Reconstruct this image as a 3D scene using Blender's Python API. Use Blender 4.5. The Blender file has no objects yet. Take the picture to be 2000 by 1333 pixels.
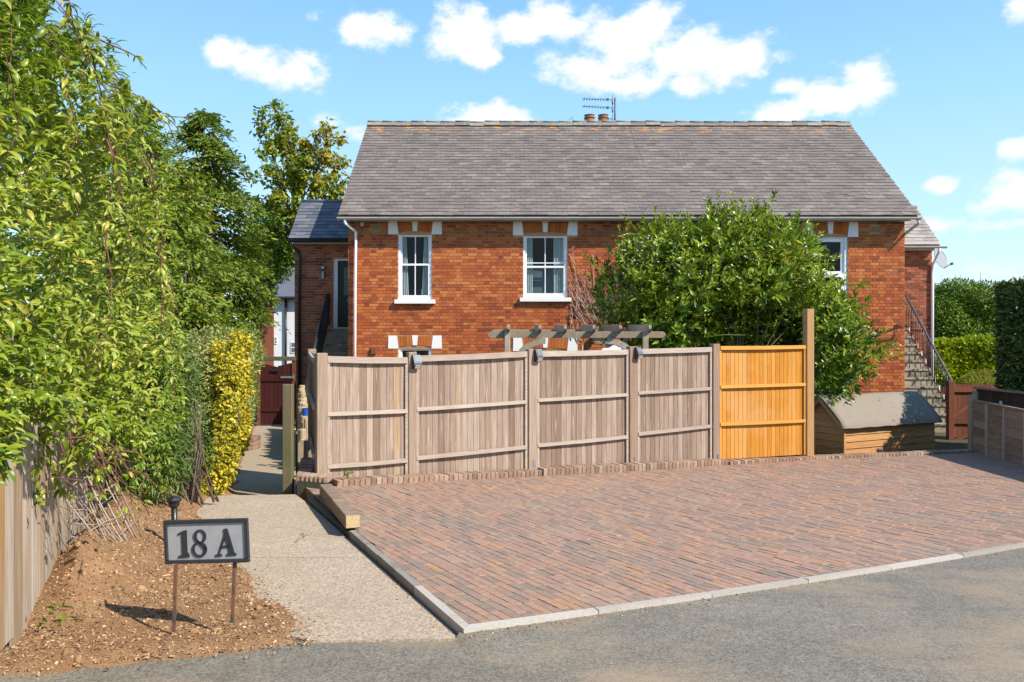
import bpy, math, random
import numpy as np
from mathutils import Vector, Matrix
random.seed(7)
rng = np.random.default_rng(11)
R = math.radians
scene = bpy.context.scene
COL = scene.collection

# ------------------------------------------------------------------ camera
F, CX, HY, EYE = 1550.0, 1000.0, 655.0, 1.65          # focal length, axis and horizon of a 2000 px wide frame, eye height
cam_d = bpy.data.cameras.new('camera')
cam_d.sensor_width = 36.0
cam_d.lens = F / 2000 * 36
cam_d.shift_y = -(666.5 - HY) / 2000
cam_d.clip_end = 3000
cam_d.clip_start = 0.05
cam = bpy.data.objects.new('camera', cam_d)
cam.location = (0, 0, EYE)
cam.rotation_euler = (R(90), 0, 0)
COL.objects.link(cam)
scene.camera = cam

# ------------------------------------------------------------------ sun, sky, exposure
SUN = Vector((0.92, -0.60, 1.0)).normalized()          # towards the sun
sun_d = bpy.data.lights.new('sun', 'SUN')
sun_d.energy = 5.0
sun_d.angle = R(0.53)
sun_d.color = (1.0, 0.93, 0.82)
sun = bpy.data.objects.new('sun', sun_d)
sun.rotation_euler = SUN.to_track_quat('Z', 'Y').to_euler()
sun.location = (20, -14, 24)
COL.objects.link(sun)
scene.view_settings.view_transform = 'Standard'
scene.view_settings.look = 'None'
scene.view_settings.gamma = 1.0
scene.view_settings.exposure = 0.52
scene.view_settings.use_curve_mapping = False
scene.cycles.max_bounces = 7
scene.cycles.transparent_max_bounces = 10
scene.cycles.use_denoising = True

world = bpy.data.worlds.new('World')
scene.world = world
world.use_nodes = True
WT = world.node_tree
WT.nodes.clear()
def wn(t, **k):
    n = WT.nodes.new(t)
    for a, b in k.items(): setattr(n, a, b)
    return n
def wl(a, b): WT.links.new(a, b)
def build_sky():
    out = wn('ShaderNodeOutputWorld')
    sky = wn('ShaderNodeTexSky', sky_type='NISHITA')
    sky.sun_disc = False
    sky.sun_elevation = math.asin(SUN.z)
    sky.sun_rotation = math.atan2(SUN.x, SUN.y)
    sky.altitude = 0; sky.air_density = 1.0; sky.dust_density = 0.4; sky.ozone_density = 1.2
    hs = wn('ShaderNodeHueSaturation'); hs.inputs['Saturation'].default_value = 1.12; hs.inputs['Hue'].default_value = 0.497
    hs.inputs['Value'].default_value = 1.0
    wl(sky.outputs[0], hs.inputs['Color'])
    b1 = wn('ShaderNodeBackground'); b1.inputs[1].default_value = 0.130
    tc = wn('ShaderNodeTexCoord')
    sep = wn('ShaderNodeSeparateXYZ'); wl(tc.outputs['Generated'], sep.inputs[0])
    rp = wn('ShaderNodeValToRGB'); wl(sep.outputs[2], rp.inputs[0]); E = rp.color_ramp.elements
    for i, (p, c) in enumerate(((0.0, (5.0, 6.4, 7.6)), (.12, (3.6, 5.4, 7.0)), (.26, (2.45, 4.5, 6.8)), (.42, (1.5, 3.35, 6.3)), (1.0, (.5, 1.3, 3.3)))):
        e = E[i] if i < 2 else E.new(p)
        e.position = p; e.color = (*[k / 8 for k in c], 1)
    sc8 = wn('ShaderNodeVectorMath', operation='SCALE'); wl(rp.outputs[0], sc8.inputs[0]); sc8.inputs['Scale'].default_value = 8.0
    sm = wn('ShaderNodeMix', data_type='RGBA'); sm.inputs['Factor'].default_value = 0.85
    wl(hs.outputs[0], sm.inputs['A']); wl(sc8.outputs[0], sm.inputs['B']); wl(sm.outputs['Result'], b1.inputs[0])
    az = wn('ShaderNodeMath', operation='ARCTAN2'); wl(sep.outputs[0], az.inputs[0]); wl(sep.outputs[1], az.inputs[1])
    el = wn('ShaderNodeMath', operation='ARCSINE'); wl(sep.outputs[2], el.inputs[0])
    v = wn('ShaderNodeCombineXYZ'); wl(az.outputs[0], v.inputs[0]); wl(el.outputs[0], v.inputs[1])
    nz = wn('ShaderNodeTexNoise'); nz.inputs['Scale'].default_value = 21; nz.inputs['Detail'].default_value = 8; nz.inputs['Roughness'].default_value = 0.62
    mp = wn('ShaderNodeMapping'); mp.inputs['Scale'].default_value = (1, 1, 1.5)
    wl(tc.outputs['Generated'], mp.inputs[0]); wl(mp.outputs[0], nz.inputs[0])
    blobs = [(440,102,42,30,0),(510,128,75,30,0),(575,140,58,42,0),(720,52,85,33,0),(925,72,92,52,0),(1000,55,60,35,0),(1085,38,75,40,0),(935,108,60,25,0),
             (1150,130,110,38,0),(1215,85,75,55,0),(1285,38,62,40,0),(1390,118,125,55,0),(1240,165,120,28,0),(1455,110,60,40,0),
             (950,230,125,32,0),(1685,158,60,46,0),(1620,192,75,38,0),(1530,222,60,28,0),(1540,168,40,18,.1),
             (1985,380,75,45,0),(1990,290,40,24,.05),(1845,365,26,16,.05),(1830,440,42,18,.1),(1965,440,55,16,.1),(1998,15,30,30,0),
             (640,232,70,26,.3),(705,258,40,26,.3),(1340,165,60,26,.1),(1520,110,35,20,.2),(1930,535,80,20,.3)]
    cur = None
    for (x, y, rx, ry, faint) in blobs:
        faint = faint * 2.6
        a = math.atan((x - CX) / F); e = math.atan((HY - y) / math.hypot(F, x - CX))
        ia, ie = F / (rx * 1.05), F / (ry * 1.06)
        m = wn('ShaderNodeVectorMath', operation='MULTIPLY_ADD')
        wl(v.outputs[0], m.inputs[0]); m.inputs[1].default_value = (ia, ie, 0); m.inputs[2].default_value = (-a * ia, -e * ie, faint)
        l = wn('ShaderNodeVectorMath', operation='LENGTH'); wl(m.outputs[0], l.inputs[0])
        o = l.outputs['Value']
        if cur is None: cur = o
        else:
            mn = wn('ShaderNodeMath', operation='SMOOTH_MIN'); wl(cur, mn.inputs[0]); wl(o, mn.inputs[1]); mn.inputs[2].default_value = 0.15; cur = mn.outputs[0]
    # the rest of the sky carries the same kind of scattered fair-weather cloud
    nb = wn('ShaderNodeTexNoise'); nb.inputs['Scale'].default_value = 3.2; nb.inputs['Detail'].default_value = 4
    wl(tc.outputs['Generated'], nb.inputs[0])
    r1 = wn('ShaderNodeMapRange'); wl(nb.outputs[0], r1.inputs[0]); r1.inputs[1].default_value = 0.54; r1.inputs[2].default_value = 0.74; r1.inputs[3].default_value = 1.6; r1.inputs[4].default_value = 0.4
    ab = wn('ShaderNodeMath', operation='ABSOLUTE'); wl(az.outputs[0], ab.inputs[0])
    r2 = wn('ShaderNodeMapRange'); wl(ab.outputs[0], r2.inputs[0]); r2.inputs[1].default_value = 0.62; r2.inputs[2].default_value = 0.8; r2.inputs[3].default_value = 1.5; r2.inputs[4].default_value = 0
    r3 = wn('ShaderNodeMapRange'); wl(el.outputs[0], r3.inputs[0]); r3.inputs[1].default_value = 0.42; r3.inputs[2].default_value = 0.55; r3.inputs[3].default_value = 1; r3.inputs[4].default_value = 0
    mm = wn('ShaderNodeMath', operation='MULTIPLY'); wl(r2.outputs[0], mm.inputs[0]); wl(r3.outputs[0], mm.inputs[1])
    ad = wn('ShaderNodeMath', operation='ADD'); wl(r1.outputs[0], ad.inputs[0]); wl(mm.outputs[0], ad.inputs[1])
    mn = wn('ShaderNodeMath', operation='MINIMUM'); wl(cur, mn.inputs[0]); wl(ad.outputs[0], mn.inputs[1])
    # distance + noise -> cover
    ns = wn('ShaderNodeMath', operation='MULTIPLY_ADD'); wl(nz.outputs[0], ns.inputs[0]); ns.inputs[1].default_value = 2.6; ns.inputs[2].default_value = -1.3
    df = wn('ShaderNodeMath', operation='SUBTRACT'); wl(ns.outputs[0], df.inputs[0]); wl(mn.outputs[0], df.inputs[1])
    cov = wn('ShaderNodeMapRange', interpolation_type='SMOOTHSTEP'); wl(df.outputs[0], cov.inputs[0])
    cov.inputs[1].default_value = -1.06; cov.inputs[2].default_value = -0.30; cov.inputs[3].default_value = 0; cov.inputs[4].default_value = 1
    b2 = wn('ShaderNodeBackground')
    nz2 = wn('ShaderNodeTexNoise'); nz2.inputs['Scale'].default_value = 26; nz2.inputs['Detail'].default_value = 5; wl(mp.outputs[0], nz2.inputs[0])
    cr = wn('ShaderNodeMix', data_type='RGBA'); wl(nz2.outputs[0], cr.inputs['Factor'])
    cr.inputs['A'].default_value = (0.62, 0.68, 0.76, 1); cr.inputs['B'].default_value = (0.88, 0.87, 0.87, 1)
    wl(cr.outputs['Result'], b2.inputs[0]); b2.inputs[1].default_value = 0.98
    mx = wn('ShaderNodeMixShader'); wl(cov.outputs[0], mx.inputs[0]); wl(b1.outputs[0], mx.inputs[1]); wl(b2.outputs[0], mx.inputs[2])
    wl(mx.outputs[0], out.inputs[0])
build_sky()

# ------------------------------------------------------------------ helpers
def P(x, y, Y):
    "the point at depth Y seen at photo pixel (x, y)"
    return Vector(((x - CX) * Y / F, Y, EYE - (y - HY) * Y / F))
def G(X, Y):
    "height of the gently dished driveway"
    a = max(-2.6, min(8.9, X + 0.27)); return -0.0369 * a - 0.0402 * (min(Y, 16) - 4.45) + 0.00325 * a * a
def PAD(X, Y): return -0.045 - 0.030 * (Y - 4.3)
def hit(x, y, fn):
    "ground point of pixel on a height function"
    Y = 6.0
    for _ in range(40):
        X = (x - CX) * Y / F
        Y = F * (EYE - fn(X, Y)) / (y - HY)
    return Vector(((x - CX) * Y / F, Y, fn((x - CX) * Y / F, Y)))

def set_tint(me, tints):
    a = me.attributes.new('tint', 'FLOAT', 'FACE')
    a.data.foreach_set('value', np.asarray(tints, dtype=np.float32))

class MB:
    def __init__(s): s.v = []; s.f = []; s.t = []; s.sm = []
    def add(s, vs, fs, tint=0.0, smooth=False):
        o = len(s.v); s.v += [tuple(v) for v in vs]
        for f in fs: s.f.append(tuple(i + o for i in f)); s.t.append(tint); s.sm.append(smooth)
        return s
    def box(s, c, size, M=None, tint=0.0, taper=1.0):
        hx, hy, hz = (k / 2 for k in size)
        vs = [Vector((x * hx * (taper if z > 0 else 1), y * hy * (taper if z > 0 else 1), z * hz)) for z in (-1, 1) for y in (-1, 1) for x in (-1, 1)]
        if M is not None: vs = [M @ v for v in vs]
        c = Vector(c)
        return s.add([c + v for v in vs], [(0,2,3,1),(4,5,7,6),(0,1,5,4),(2,6,7,3),(0,4,6,2),(1,3,7,5)], tint)
    def bbox(s, x0, x1, y0, y1, z0, z1, tint=0.0):
        return s.box(((x0+x1)/2, (y0+y1)/2, (z0+z1)/2), (x1-x0, y1-y0, z1-z0), None, tint)
    def bevbox(s, c, size, b, M=None, tint=0.0):
        "box with chamfered edges"
        h = [k / 2 for k in size]; c = Vector(c)
        vs = []; idx = {}
        for sx in (-1, 1):
            for sy in (-1, 1):
                for sz in (-1, 1):
                    sg = (sx, sy, sz)
                    for ax in range(3):
                        p = [sg[i] * (h[i] if i == ax else h[i] - b) for i in range(3)]
                        idx[(sg, ax)] = len(vs); v = Vector(p); vs.append(c + (M @ v if M is not None else v))
        fs = []
        for ax in range(3):
            o1, o2 = [(1, 2), (2, 0), (0, 1)][ax]
            for sg in (-1, 1):
                q = []
                for (a1, a2) in ((-1, -1), (1, -1), (1, 1), (-1, 1)):
                    k = [0, 0, 0]; k[ax] = sg; k[o1] = a1; k[o2] = a2
                    q.append(idx[(tuple(k), ax)])
                fs.append(tuple(q if sg > 0 else q[::-1]))
            for a1 in (-1, 1):
                for a2 in (-1, 1):
                    k0 = [0, 0, 0]; k0[o1] = a1; k0[o2] = a2
                    ka = list(k0); ka[ax] = -1; kb = list(k0); kb[ax] = 1
                    q = [idx[(tuple(ka), o1)], idx[(tuple(kb), o1)], idx[(tuple(kb), o2)], idx[(tuple(ka), o2)]]
                    fs.append(tuple(q if a1 * a2 < 0 else q[::-1]))
        for sg in [(x, y, z) for x in (-1, 1) for y in (-1, 1) for z in (-1, 1)]:
            q = [idx[(sg, 0)], idx[(sg, 1)], idx[(sg, 2)]]
            fs.append(tuple(q if sg[0] * sg[1] * sg[2] > 0 else q[::-1]))
        return s.add(vs, fs, tint)
    def tube(s, pts, r, n=6, tint=0.0, caps=True):
        pts = [Vector(p) for p in pts]; rs = r if isinstance(r, (list, tuple)) else [r] * len(pts)
        vs = []; fs = []
        up = Vector((0.13, 0.27, 0.95))
        for i, p in enumerate(pts):
            d = (pts[min(i + 1, len(pts) - 1)] - pts[max(i - 1, 0)])
            d = d.normalized() if d.length > 1e-9 else Vector((0, 0, 1))
            a = d.cross(up)
            if a.length < 0.05: a = d.cross(Vector((1, 0, 0)))
            a.normalize(); b = d.cross(a)
            for k in range(n):
                t = 2 * math.pi * k / n
                vs.append(p + (a * math.cos(t) + b * math.sin(t)) * rs[i])
        for i in range(len(pts) - 1):
            for k in range(n):
                k2 = (k + 1) % n
                fs.append((i*n+k, i*n+k2, (i+1)*n+k2, (i+1)*n+k))
        o = len(s.v); s.add(vs, fs, tint, True)
        if caps:
            s.f += [tuple(o + k for k in range(n))[::-1], tuple(o + (len(pts)-1)*n + k for k in range(n))]; s.t += [tint, tint]; s.sm += [False, False]
        return s
    def lathe(s, c, prof, n=16, tint=0.0, M=None):
        c = Vector(c); vs = []; fs = []
        for (r, z) in prof:
            for k in range(n):
                t = 2*math.pi*k/n; v = Vector((r*math.cos(t), r*math.sin(t), z)); vs.append(c + (M @ v if M is not None else v))
        for i in range(len(prof)-1):
            for k in range(n):
                k2 = (k+1) % n; fs.append((i*n+k, i*n+k2, (i+1)*n+k2, (i+1)*n+k))
        fs.append(tuple(range(n))[::-1]); fs.append(tuple((len(prof)-1)*n+k for k in range(n)))
        return s.add(vs, fs, tint, False)
    def prism(s, poly, d, tint=0.0):
        "polygon (list of points) extruded by vector d"
        n = len(poly); d = Vector(d); a = [Vector(p) for p in poly]
        return s.add(a + [p + d for p in a], [tuple(range(n))[::-1], tuple(range(n, 2*n))] + [(i, (i+1) % n, n + (i+1) % n, n + i) for i in range(n)], tint)
    def build(s, name, mat, parent=None, origin=None):
        me = bpy.data.meshes.new(name)
        o = Vector(origin) if origin is not None else (parent_origin(parent) if parent is not None else Vector((0, 0, 0)))
        me.from_pydata([(v[0]-o.x, v[1]-o.y, v[2]-o.z) for v in s.v], [], s.f)
        set_tint(me, s.t)
        if any(s.sm): me.polygons.foreach_set('use_smooth', s.sm)
        me.validate()
        if mat: me.materials.append(mat)
        ob = bpy.data.objects.new(name, me); COL.objects.link(ob)
        if parent is not None: ob.parent = parent
        elif origin is not None: ob.location = o
        return ob
def parent_origin(p):
    v = Vector((0, 0, 0))
    while p is not None: v = v + p.location; p = p.parent
    return v
def piece(name, mesh, parent, loc, rot=None, scale=None):
    "one of many alike pieces, sharing mesh data; loc in world space"
    ob = bpy.data.objects.new(name, mesh); COL.objects.link(ob)
    ob.parent = parent
    ob.location = Vector(loc) - parent_origin(parent)
    if rot is not None:
        ob.rotation_mode = 'QUATERNION'; ob.rotation_quaternion = rot
    if scale is not None: ob.scale = scale
    return ob
def raw_mesh(name, V, Fq, mat, tint=None, smooth=False):
    "numpy mesh: V (n,3), Fq (m,k) all faces with k corners"
    me = bpy.data.meshes.new(name); n, k = Fq.shape
    me.vertices.add(len(V)); me.vertices.foreach_set('co', np.ascontiguousarray(V, dtype=np.float32).ravel())
    me.loops.add(n * k); me.loops.foreach_set('vertex_index', np.ascontiguousarray(Fq, dtype=np.int32).ravel())
    me.polygons.add(n); me.polygons.foreach_set('loop_start', np.arange(0, n*k, k, dtype=np.int32))
    if tint is not None: set_tint(me, tint)
    if smooth: me.polygons.foreach_set('use_smooth', np.ones(n, dtype=bool))
    me.update(calc_edges=True)
    if mat: me.materials.append(mat)
    return me
def put(name, me, parent=None, origin=(0, 0, 0)):
    ob = bpy.data.objects.new(name, me); COL.objects.link(ob)
    if parent is not None: ob.parent = parent
    ob.location = Vector(origin)
    return ob
def thing(name, label, cat, loc=(0, 0, 0), group=None):
    o = bpy.data.objects.new(name, None); COL.objects.link(o); o.location = loc; o.empty_display_size = 0.2
    tag(o, label, cat, group); return o
def tag(o, label=None, cat=None, group=None, kind=None):
    if label: o['label'] = label
    if cat: o['category'] = cat
    if group: o['group'] = group
    if kind: o['kind'] = kind
    return o

# ------------------------------------------------------------------ materials
def pmat(name, cols, k1=0.0, s1=(3, 3, 3), k2=0.25, s2=(40, 40, 40), rough=0.8, bump=0.0, bs=(60, 60, 60), spec=0.3,
         metal=0.0, tint=1.0, transl=0.0, extra=None, d2=4, coat=0.0):
    m = bpy.data.materials.new(name); m.use_nodes = True
    nt = m.node_tree; nt.nodes.clear()
    N = lambda t, **k: (lambda n: ([setattr(n, a, b) for a, b in k.items()], n)[1])(nt.nodes.new(t))
    L = nt.links.new
    out = N('ShaderNodeOutputMaterial'); pr = N('ShaderNodeBsdfPrincipled')
    geo = N('ShaderNodeNewGeometry'); oi = N('ShaderNodeObjectInfo')
    at = N('ShaderNodeAttribute', attribute_name='tint')
    ad = N('ShaderNodeMath', operation='ADD'); L(at.outputs['Fac'], ad.inputs[0])
    mr = N('ShaderNodeMath', operation='MULTIPLY'); L(oi.outputs['Random'], mr.inputs[0]); mr.inputs[1].default_value = tint
    L(mr.outputs[0], ad.inputs[1])
    fr = N('ShaderNodeMath', operation='FRACT'); L(ad.outputs[0], fr.inputs[0])
    def noise(sc, det=4, rough=0.6):
        mp = N('ShaderNodeMapping'); mp.inputs['Scale'].default_value = sc; L(geo.outputs['Position'], mp.inputs[0])
        n = N('ShaderNodeTexNoise'); n.inputs['Scale'].default_value = 1; n.inputs['Detail'].default_value = det; n.inputs['Roughness'].default_value = rough
        L(mp.outputs[0], n.inputs[0]); return n.outputs[0]
    fac = fr.outputs[0]
    if k1:
        a = N('ShaderNodeMath', operation='MULTIPLY_ADD'); L(noise(s1), a.inputs[0]); a.inputs[1].default_value = k1 * 2; a.inputs[2].default_value = -k1
        b = N('ShaderNodeMath', operation='ADD', use_clamp=True); L(fac, b.inputs[0]); L(a.outputs[0], b.inputs[1]); fac = b.outputs[0]
    rp = N('ShaderNodeValToRGB'); els = rp.color_ramp.elements
    for i, (p, c) in enumerate(cols):
        e = els[i] if i < 2 else els.new(p)
        e.position = p; e.color = (*c, 1)
    L(fac, rp.inputs[0]); col = rp.outputs[0]
    if k2:
        a = N('ShaderNodeMath', operation='MULTIPLY_ADD'); L(noise(s2, d2, 0.65), a.inputs[0]); a.inputs[1].default_value = k2 * 4; a.inputs[2].default_value = 1 - k2 * 2
        vm = N('ShaderNodeVectorMath', operation='SCALE'); L(col, vm.inputs[0]); L(a.outputs[0], vm.inputs['Scale']); col = vm.outputs[0]
    if extra: col = extra(nt, N, L, geo, noise, col, fr.outputs[0])
    L(col, pr.inputs['Base Color'])
    pr.inputs['Roughness'].default_value = rough; pr.inputs['Metallic'].default_value = metal
    pr.inputs['Specular IOR Level'].default_value = spec
    if coat: pr.inputs['Coat Weight'].default_value = coat
    if bump:
        bm = N('ShaderNodeBump'); bm.inputs['Strength'].default_value = 1.0; bm.inputs['Distance'].default_value = bump
        L(noise(bs, 5, 0.6), bm.inputs['Height']); L(bm.outputs[0], pr.inputs['Normal'])
    sh = pr.outputs[0]
    if transl:
        tr = N('ShaderNodeBsdfTranslucent'); L(col, tr.inputs[0]); ms = N('ShaderNodeMixShader'); ms.inputs[0].default_value = transl
        L(sh, ms.inputs[1]); L(tr.outputs[0], ms.inputs[2]); sh = ms.outputs[0]
    L(sh, out.inputs[0])
    return m
def mixpatch(color, scale, lo, hi, amt, zlo=None, zhi=None):
    "shaped stains: a noise patch of another colour, optionally only between two heights"
    def f(nt, N, L, geo, noise, col, tint):
        mr = N('ShaderNodeMapRange'); L(noise(scale, 5, 0.65), mr.inputs[0]); mr.inputs[1].default_value = lo; mr.inputs[2].default_value = hi; mr.inputs[4].default_value = amt
        fac = mr.outputs[0]
        if zlo is not None:
            sp = N('ShaderNodeSeparateXYZ'); L(geo.outputs['Position'], sp.inputs[0])
            m2 = N('ShaderNodeMapRange'); L(sp.outputs[2], m2.inputs[0]); m2.inputs[1].default_value = zlo; m2.inputs[2].default_value = zhi
            mu = N('ShaderNodeMath', operation='MULTIPLY'); L(fac, mu.inputs[0]); L(m2.outputs[0], mu.inputs[1]); fac = mu.outputs[0]
        mx = N('ShaderNodeMix', data_type='RGBA'); L(fac, mx.inputs['Factor']); L(col, mx.inputs['A']); mx.inputs['B'].default_value = (*color, 1)
        return mx.outputs['Result']
    return f
def chain(*fs):
    def f(nt, N, L, geo, noise, col, tint):
        for g in fs: col = g(nt, N, L, geo, noise, col, tint)
        return col
    return f

M = {}
M['brick'] = pmat('old_red_brick', [(0.0, (.22,.062,.034)), (.07, (.30,.078,.034)), (.24, (.375,.092,.034)), (.55, (.45,.122,.040)), (.8, (.50,.150,.046)), (1, (.54,.20,.07))],
                  k1=.34, s1=(.7, .7, 1.1), k2=.22, s2=(70, 70, 90), rough=.9, bump=.004, bs=(120, 120, 120), spec=.15,
                  extra=chain(mixpatch((.46,.27,.17), (2.2, 2.2, 3.2), .60, .76, .5), mixpatch((.20,.065,.04), (1.4, 1.4, 2.4), .57, .74, .55)))
M['ybrick'] = pmat('yellow_stock_brick', [(0, (.16,.09,.045)), (.5, (.25,.15,.065)), (1, (.30,.20,.09))], k2=.2, rough=.9, spec=.15)
M['newbrick'] = pmat('extension_brick', [(0, (.12,.05,.04)), (.25, (.24,.085,.05)), (.6, (.33,.11,.06)), (1, (.40,.15,.08))], k2=.15, rough=.9, spec=.15)
M['mortar'] = pmat('lime_mortar', [(0, (.50,.29,.15)), (1, (.50,.29,.15))], k2=.2, s2=(9, 9, 9), rough=.95, spec=.1, tint=0)
M['voussoir'] = pmat('rubbed_orange_brick', [(0, (.36,.10,.03)), (.5, (.48,.155,.04)), (1, (.42,.13,.035))], k2=.2, rough=.9, spec=.15)
M['white'] = pmat('white_paint', [(0, (.80,.80,.78)), (1, (.80,.80,.78))], k2=.04, s2=(14, 14, 14), rough=.5, tint=0)
M['upvc'] = pmat('white_plastic', [(0, (.82,.83,.84)), (1, (.82,.83,.84))], k2=.03, s2=(3, 3, 2), rough=.35, tint=0, spec=.5)
M['gutter'] = pmat('old_grey_plastic', [(0, (.52,.50,.47)), (1, (.60,.58,.54))], k2=.22, s2=(3, 14, 14), rough=.5)
M['black'] = pmat('black_paint', [(0, (.015,.015,.017)), (1, (.02,.02,.022))], k2=.1, rough=.35, spec=.5)
M['slate'] = pmat('old_slate', [(0, (.135,.115,.102)), (.25, (.165,.138,.121)), (.5, (.178,.149,.130)), (.7, (.174,.141,.129)), (.9, (.195,.167,.142)), (1, (.225,.194,.163))],
                  k1=.40, s1=(.55, .55, .7), k2=.16, s2=(26, 26, 30), rough=.72, bump=.002, bs=(60, 60, 60), spec=.3,
                  extra=chain(mixpatch((.105,.092,.090), (.8, 1.1, 1.3), .56, .72, .65), mixpatch((.30,.27,.225), (.7, 1.2, 1.5), .58, .74, .6), mixpatch((.40,.37,.31), (5, 5, 6), .60, .72, .5),
                              mixpatch((.62,.26,.04), (3.6, 9, 9), .565, .60, .95, 7.66, 7.92)))
M['ridge'] = pmat('lichened_ridge', [(0, (.17,.155,.135)), (.5, (.23,.21,.18)), (1, (.29,.27,.235))], k1=.3, s1=(5, 5, 5), k2=.3, s2=(22, 22, 22), rough=.9, bump=.006, bs=(40, 40, 40),
                  extra=chain(mixpatch((.50,.48,.42), (8, 8, 8), .58, .66, .7), mixpatch((.60,.25,.04), (3.1, 8, 8), .66, .69, .9)))
M['newslate'] = pmat('blue_slate', [(0, (.085,.095,.115)), (.5, (.12,.13,.15)), (1, (.16,.165,.18))], k2=.2, s2=(20, 20, 20), rough=.6, spec=.4)
M['rslate'] = pmat('pale_slate', [(0, (.22,.20,.18)), (.5, (.30,.275,.25)), (1, (.38,.345,.31))], k1=.2, k2=.2, s2=(20, 20, 20), rough=.8)
M['paver'] = pmat('clay_paver', [(0, (.225,.172,.138)), (.15, (.265,.188,.138)), (.4, (.308,.195,.143)), (.65, (.335,.205,.148)), (.9, (.352,.208,.140)), (.97, (.385,.215,.115)), (1, (.39,.24,.15))],
                  k1=.26, s1=(.8, .8, .8), k2=.2, s2=(22, 22, 22), rough=.82, bump=.003, bs=(45, 45, 45), spec=.25,
                  extra=chain(mixpatch((.225,.195,.165), (.9, .9, .9), .52, .75, .5), mixpatch((.36,.265,.19), (1.1, 1.1, 1.1), .52, .72, .55)))
M['sand'] = pmat('joint_sand', [(0, (.20,.14,.095)), (1, (.20,.14,.095))], k2=.25, rough=1, spec=.05, tint=0)
M['edgebrick'] = pmat('edging_brick', [(0, (.20,.125,.09)), (.4, (.29,.18,.12)), (.7, (.33,.22,.155)), (1, (.39,.285,.21))], k2=.3, s2=(30, 30, 30), rough=.9, bump=.004)
M['kerb'] = pmat('kerb_concrete', [(0, (.33,.295,.25)), (.5, (.40,.36,.31)), (1, (.45,.41,.355))], k1=.3, s1=(2, 2, 2), k2=.18, s2=(60, 60, 60), rough=.9, bump=.002, bs=(150, 150, 150),
                 extra=mixpatch((.22,.20,.17), (4, 4, 4), .58, .75, .5))
M['kerb_dark'] = pmat('old_kerb', [(0, (.20,.18,.155)), (1, (.28,.255,.22))], k1=.4, s1=(3, 3, 3), k2=.25, s2=(50, 50, 50), rough=.95, bump=.003, bs=(120, 120, 120), extra=mixpatch((.10,.09,.07), (5, 5, 5), .5, .68, .6))
M['mosskerb'] = pmat('dirty_kerb_face', [(0, (.09,.085,.065)), (1, (.15,.14,.11))], k1=.4, s1=(3, 3, 3), k2=.3, s2=(30, 30, 30), rough=1, bump=.006)
def speck_dark(nt, N, L, geo, noise, col, tint): return speck(nt, N, L, geo, noise, col, tint, .7, .65)
def speck(nt, N, L, geo, noise, col, tint, amp=.5, base=.75):
    mp = N('ShaderNodeMapping'); mp.inputs['Scale'].default_value = (95, 95, 95); L(geo.outputs['Position'], mp.inputs[0])
    vo = N('ShaderNodeTexVoronoi'); vo.inputs['Scale'].default_value = 1; L(mp.outputs[0], vo.inputs[0])
    sc = N('ShaderNodeSeparateColor'); L(vo.outputs['Color'], sc.inputs[0])
    a = N('ShaderNodeMath', operation='MULTIPLY_ADD'); L(sc.outputs[0], a.inputs[0]); a.inputs[1].default_value = amp; a.inputs[2].default_value = base
    vm = N('ShaderNodeVectorMath', operation='SCALE'); L(col, vm.inputs[0]); L(a.outputs[0], vm.inputs['Scale'])
    return vm.outputs[0]
M['asphalt'] = pmat('worn_asphalt', [(0, (.185,.164,.130)), (.5, (.250,.219,.172)), (1, (.335,.288,.218))], k1=.75, s1=(.5, 1.1, .7), k2=.14, s2=(9, 9, 9), rough=.85, bump=.004, bs=(150, 150, 150), spec=.3,  # broad light and dark streaks carry faint dappled shadow along with wear
                    tint=0, extra=chain(speck_dark, mixpatch((.40,.285,.18), (.45, .75, .7), .47, .64, .6), mixpatch((.26,.24,.205), (1.3, 2.2, 2), .62, .74, .5)))
M['concrete'] = pmat('aggregate_concrete', [(0, (.40,.32,.235)), (.5, (.47,.385,.295)), (1, (.53,.445,.35))], k1=.5, s1=(1.3, 1.3, 1.3), k2=.12, s2=(75, 75, 75), rough=.9, bump=.004, bs=(100, 100, 100), spec=.2, tint=0, extra=chain(speck_dark, mixpatch((.33,.265,.19), (1.1, 1.1, 1.1), .50, .68, .5), mixpatch((.22,.175,.12), (3.5, 3.5, 3.5), .62, .75, .55)))
M['path'] = pmat('path_concrete', [(0, (.36,.28,.19)), (1, (.46,.37,.26))], k1=.5, s1=(1.3, 1.3, 1.3), k2=.2, s2=(60, 60, 60), rough=.9, bump=.004, bs=(90, 90, 90), tint=0, extra=speck)
M['soil'] = pmat('bark_mulch_soil', [(0, (.27,.155,.08)), (.45, (.42,.26,.14)), (1, (.54,.355,.21))], k1=.5, s1=(5, 5, 5), k2=.30, s2=(130, 130, 130), rough=1, bump=.012, bs=(80, 80, 80), spec=.1, tint=0, extra=chain(mixpatch((.13,.075,.04), (7, 7, 7), .56, .70, .75), mixpatch((.50,.36,.24), (3, 3, 3), .60, .74, .5)))
M['chip'] = pmat('bark_chip', [(0, (.07,.04,.024)), (.2, (.24,.135,.07)), (.6, (.41,.25,.132)), (.9, (.50,.33,.185)), (1, (.58,.44,.31))], k2=.2, s2=(90, 90, 90), rough=1, spec=.1)
M['earth'] = pmat('garden_earth', [(0, (.07,.06,.03)), (1, (.12,.11,.05))], k1=.5, s1=(.6, .6, .6), k2=.3, s2=(9, 9, 9), rough=1, tint=0)
def woodmat(name, cols, k2=.34, rough=.85, extra=None, s=(55, 55, 2.2), k1=.18):
    return pmat(name, cols, k1=k1, s1=(7, 7, .9), k2=k2, s2=s, rough=rough, bump=.003, bs=(90, 90, 3), spec=.15, extra=extra, d2=6)
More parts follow.
